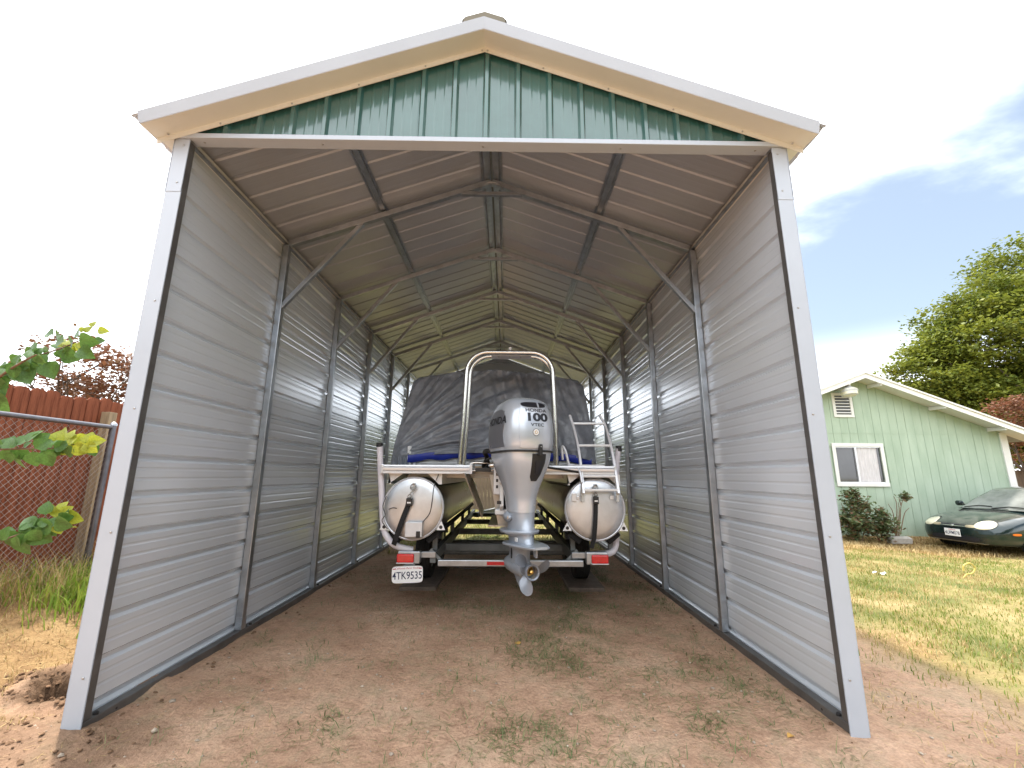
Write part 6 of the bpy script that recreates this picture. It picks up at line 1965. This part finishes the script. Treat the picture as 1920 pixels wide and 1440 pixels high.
rl = random.Random(44)
for kx, P in brs.items():
    q = spline(P, 5)
    for i in range(8, len(q) - 1):
        for side in (-1, 1):
            if rl.random() < 0.62:
                p = q[i]
                v = p - CAM
                px_ = 960 + F_PX * v.dot(rt2) / v.dot(fw)
                py_ = 720 - F_PX * v.dot(up2) / v.dot(fw)
                yg = i > len(q) - 7 and kx != 'd'
                leaf(px_ + rl.uniform(-4, 4), py_ - side * 3, rl.uniform(20, 36), side * rl.uniform(25, 110), young=yg and rl.random() < 0.6, dy=p.y - SYD + rl.uniform(-0.05, 0.05), tiltx=rl.uniform(-1.2, 0.4), curl=rl.choice((0, 1)), roll=rl.uniform(-0.7, 0.7))

# ------------------------------------------------------------------ small things lying about
def fallen(px, py, s, rot, label, tlt):
    d = fw * F_PX + rt2 * (px - 960) + up2 * (720 - py)
    t_ = (0.0 - CAM.z) / d.z
    p = CAM + d * t_
    p.z = ghz(p.x, p.y) + 0.008
    o = heart(0.35).build('fallen_leaf', 'leaf_fallen', None, smooth=60, recalc=False)
    o.matrix_basis = Matrix.Translation(p) @ Matrix.Rotation(rot, 4, 'Z') @ Matrix.Rotation(tlt, 4, 'X') @ Matrix.Scale(s, 4)
    tag(o, label, 'leaf')
fallen(972, 1209, 0.055, 0.6, 'curled yellow leaf lying on the earth behind the propeller', 0.25)
fallen(1486, 1385, 0.035, 2.0, 'small orange leaf on the earth by the right front post', 0.2)
# yellow hose end looping out of the lawn, white scrap
hp = Vector((6.68, 3.74, ghz(6.68, 3.74)))
hose = MB().tube(spline([hp + Vector((-0.10, 0, 0.0)), hp + Vector((-0.05, 0, 0.05)), hp + Vector((0.04, 0.0, 0.07)), hp + Vector((0.09, 0, 0.14)), hp + Vector((0.03, 0, 0.20)), hp + Vector((-0.06, 0, 0.17)), hp + Vector((-0.08, 0, 0.10))], 7), 0.010, 8).build('garden_hose', 'hose_yellow', None, smooth=60)
tag(hose, 'loop of pale yellow hose standing out of the lawn', 'hose')
sc_ = Vector((5.46, 3.81, ghz(5.46, 3.81) + 0.03))
o = MB().grid(lambda u, v: sc_ + Vector(((u - 0.5) * 0.16, (v - 0.5) * 0.05, 0.012 * math.sin(u * 7) + 0.008 * math.cos(v * 5 + u * 4))), 8, 4).build('paper_scrap', 'plate_white', None, smooth=60)
tag(o, 'white paper scrap lying on the lawn', 'paper')
# olive-leaved weed stems by the left wall
ws_ = empty('willow_weed', (-3.15, 1.75, ghz(-3.15, 1.75)), 'narrow-leaved weed stems leaning beside the left carport post', 'weed')
mbw = MB()
g = random.Random(5)
LV = []
for k in range(8):
    b0 = Vector((-3.3 + 0.35 * g.random(), 1.65 + 0.4 * g.random(), 0.0))
    b0.z = ghz(b0.x, b0.y) - 0.02
    tip = b0 + Vector((g.uniform(-0.5, 0.25), g.uniform(-0.2, 0.2), g.uniform(0.35, 0.95)))
    pts = spline([b0, b0.lerp(tip, 0.5) + Vector((0, 0, 0.12)), tip], 6)
    mbw.tube(pts, [0.006 * (1 - 0.6 * i / len(pts)) for i in range(len(pts))], 5)
    LV += [tuple(p) for p in pts[3:]]
mbw.build('stem', 'twig', ws_, smooth=60)
V, Q = leaf_cloud(np.array(LV), 5, 0.03, 0.085, 77, 1.0)
fast_mesh('foliage', V, Q, ['leaf_rose'], None, np.zeros(len(Q)), ws_)
# ------------------------------------------------------------------ tree belt added out of view to block low sky, mirrored in the metal
def sky_block_trees():
    g = np.random.default_rng(900)
    n = 420
    a = g.uniform(R(195), R(345), n)
    r = g.uniform(13, 16, n)
    h = 3.8 + 1.5 * vnoise(a * 3.2, a * 0, 77, 3)
    z = g.uniform(0.3, 1.0, n) ** 0.7 * h
    C = np.stack([r * np.cos(a), r * np.sin(a), z], -1)
    V, Q = leaf_cloud(C, 26, 0.75, 0.75, 901, 0.8)
    V[:, 2] = np.maximum(V[:, 2], 0.02)
    o = fast_mesh('sky_block_trees', V, Q, ['leaf_tree'], None, g.uniform(0, 0.7, len(Q)))
    tag(o, 'unseen belt of trees added to block the low sky', 'trees', kind='stuff')
sky_block_trees()
for o in list(bpy.data.objects):
    if o.name.split('.')[0] in ('post_screws', 'trim_screws', 'anchor_bolts'):
        o['kind'] = 'stuff'          # screw heads of a pixel or less
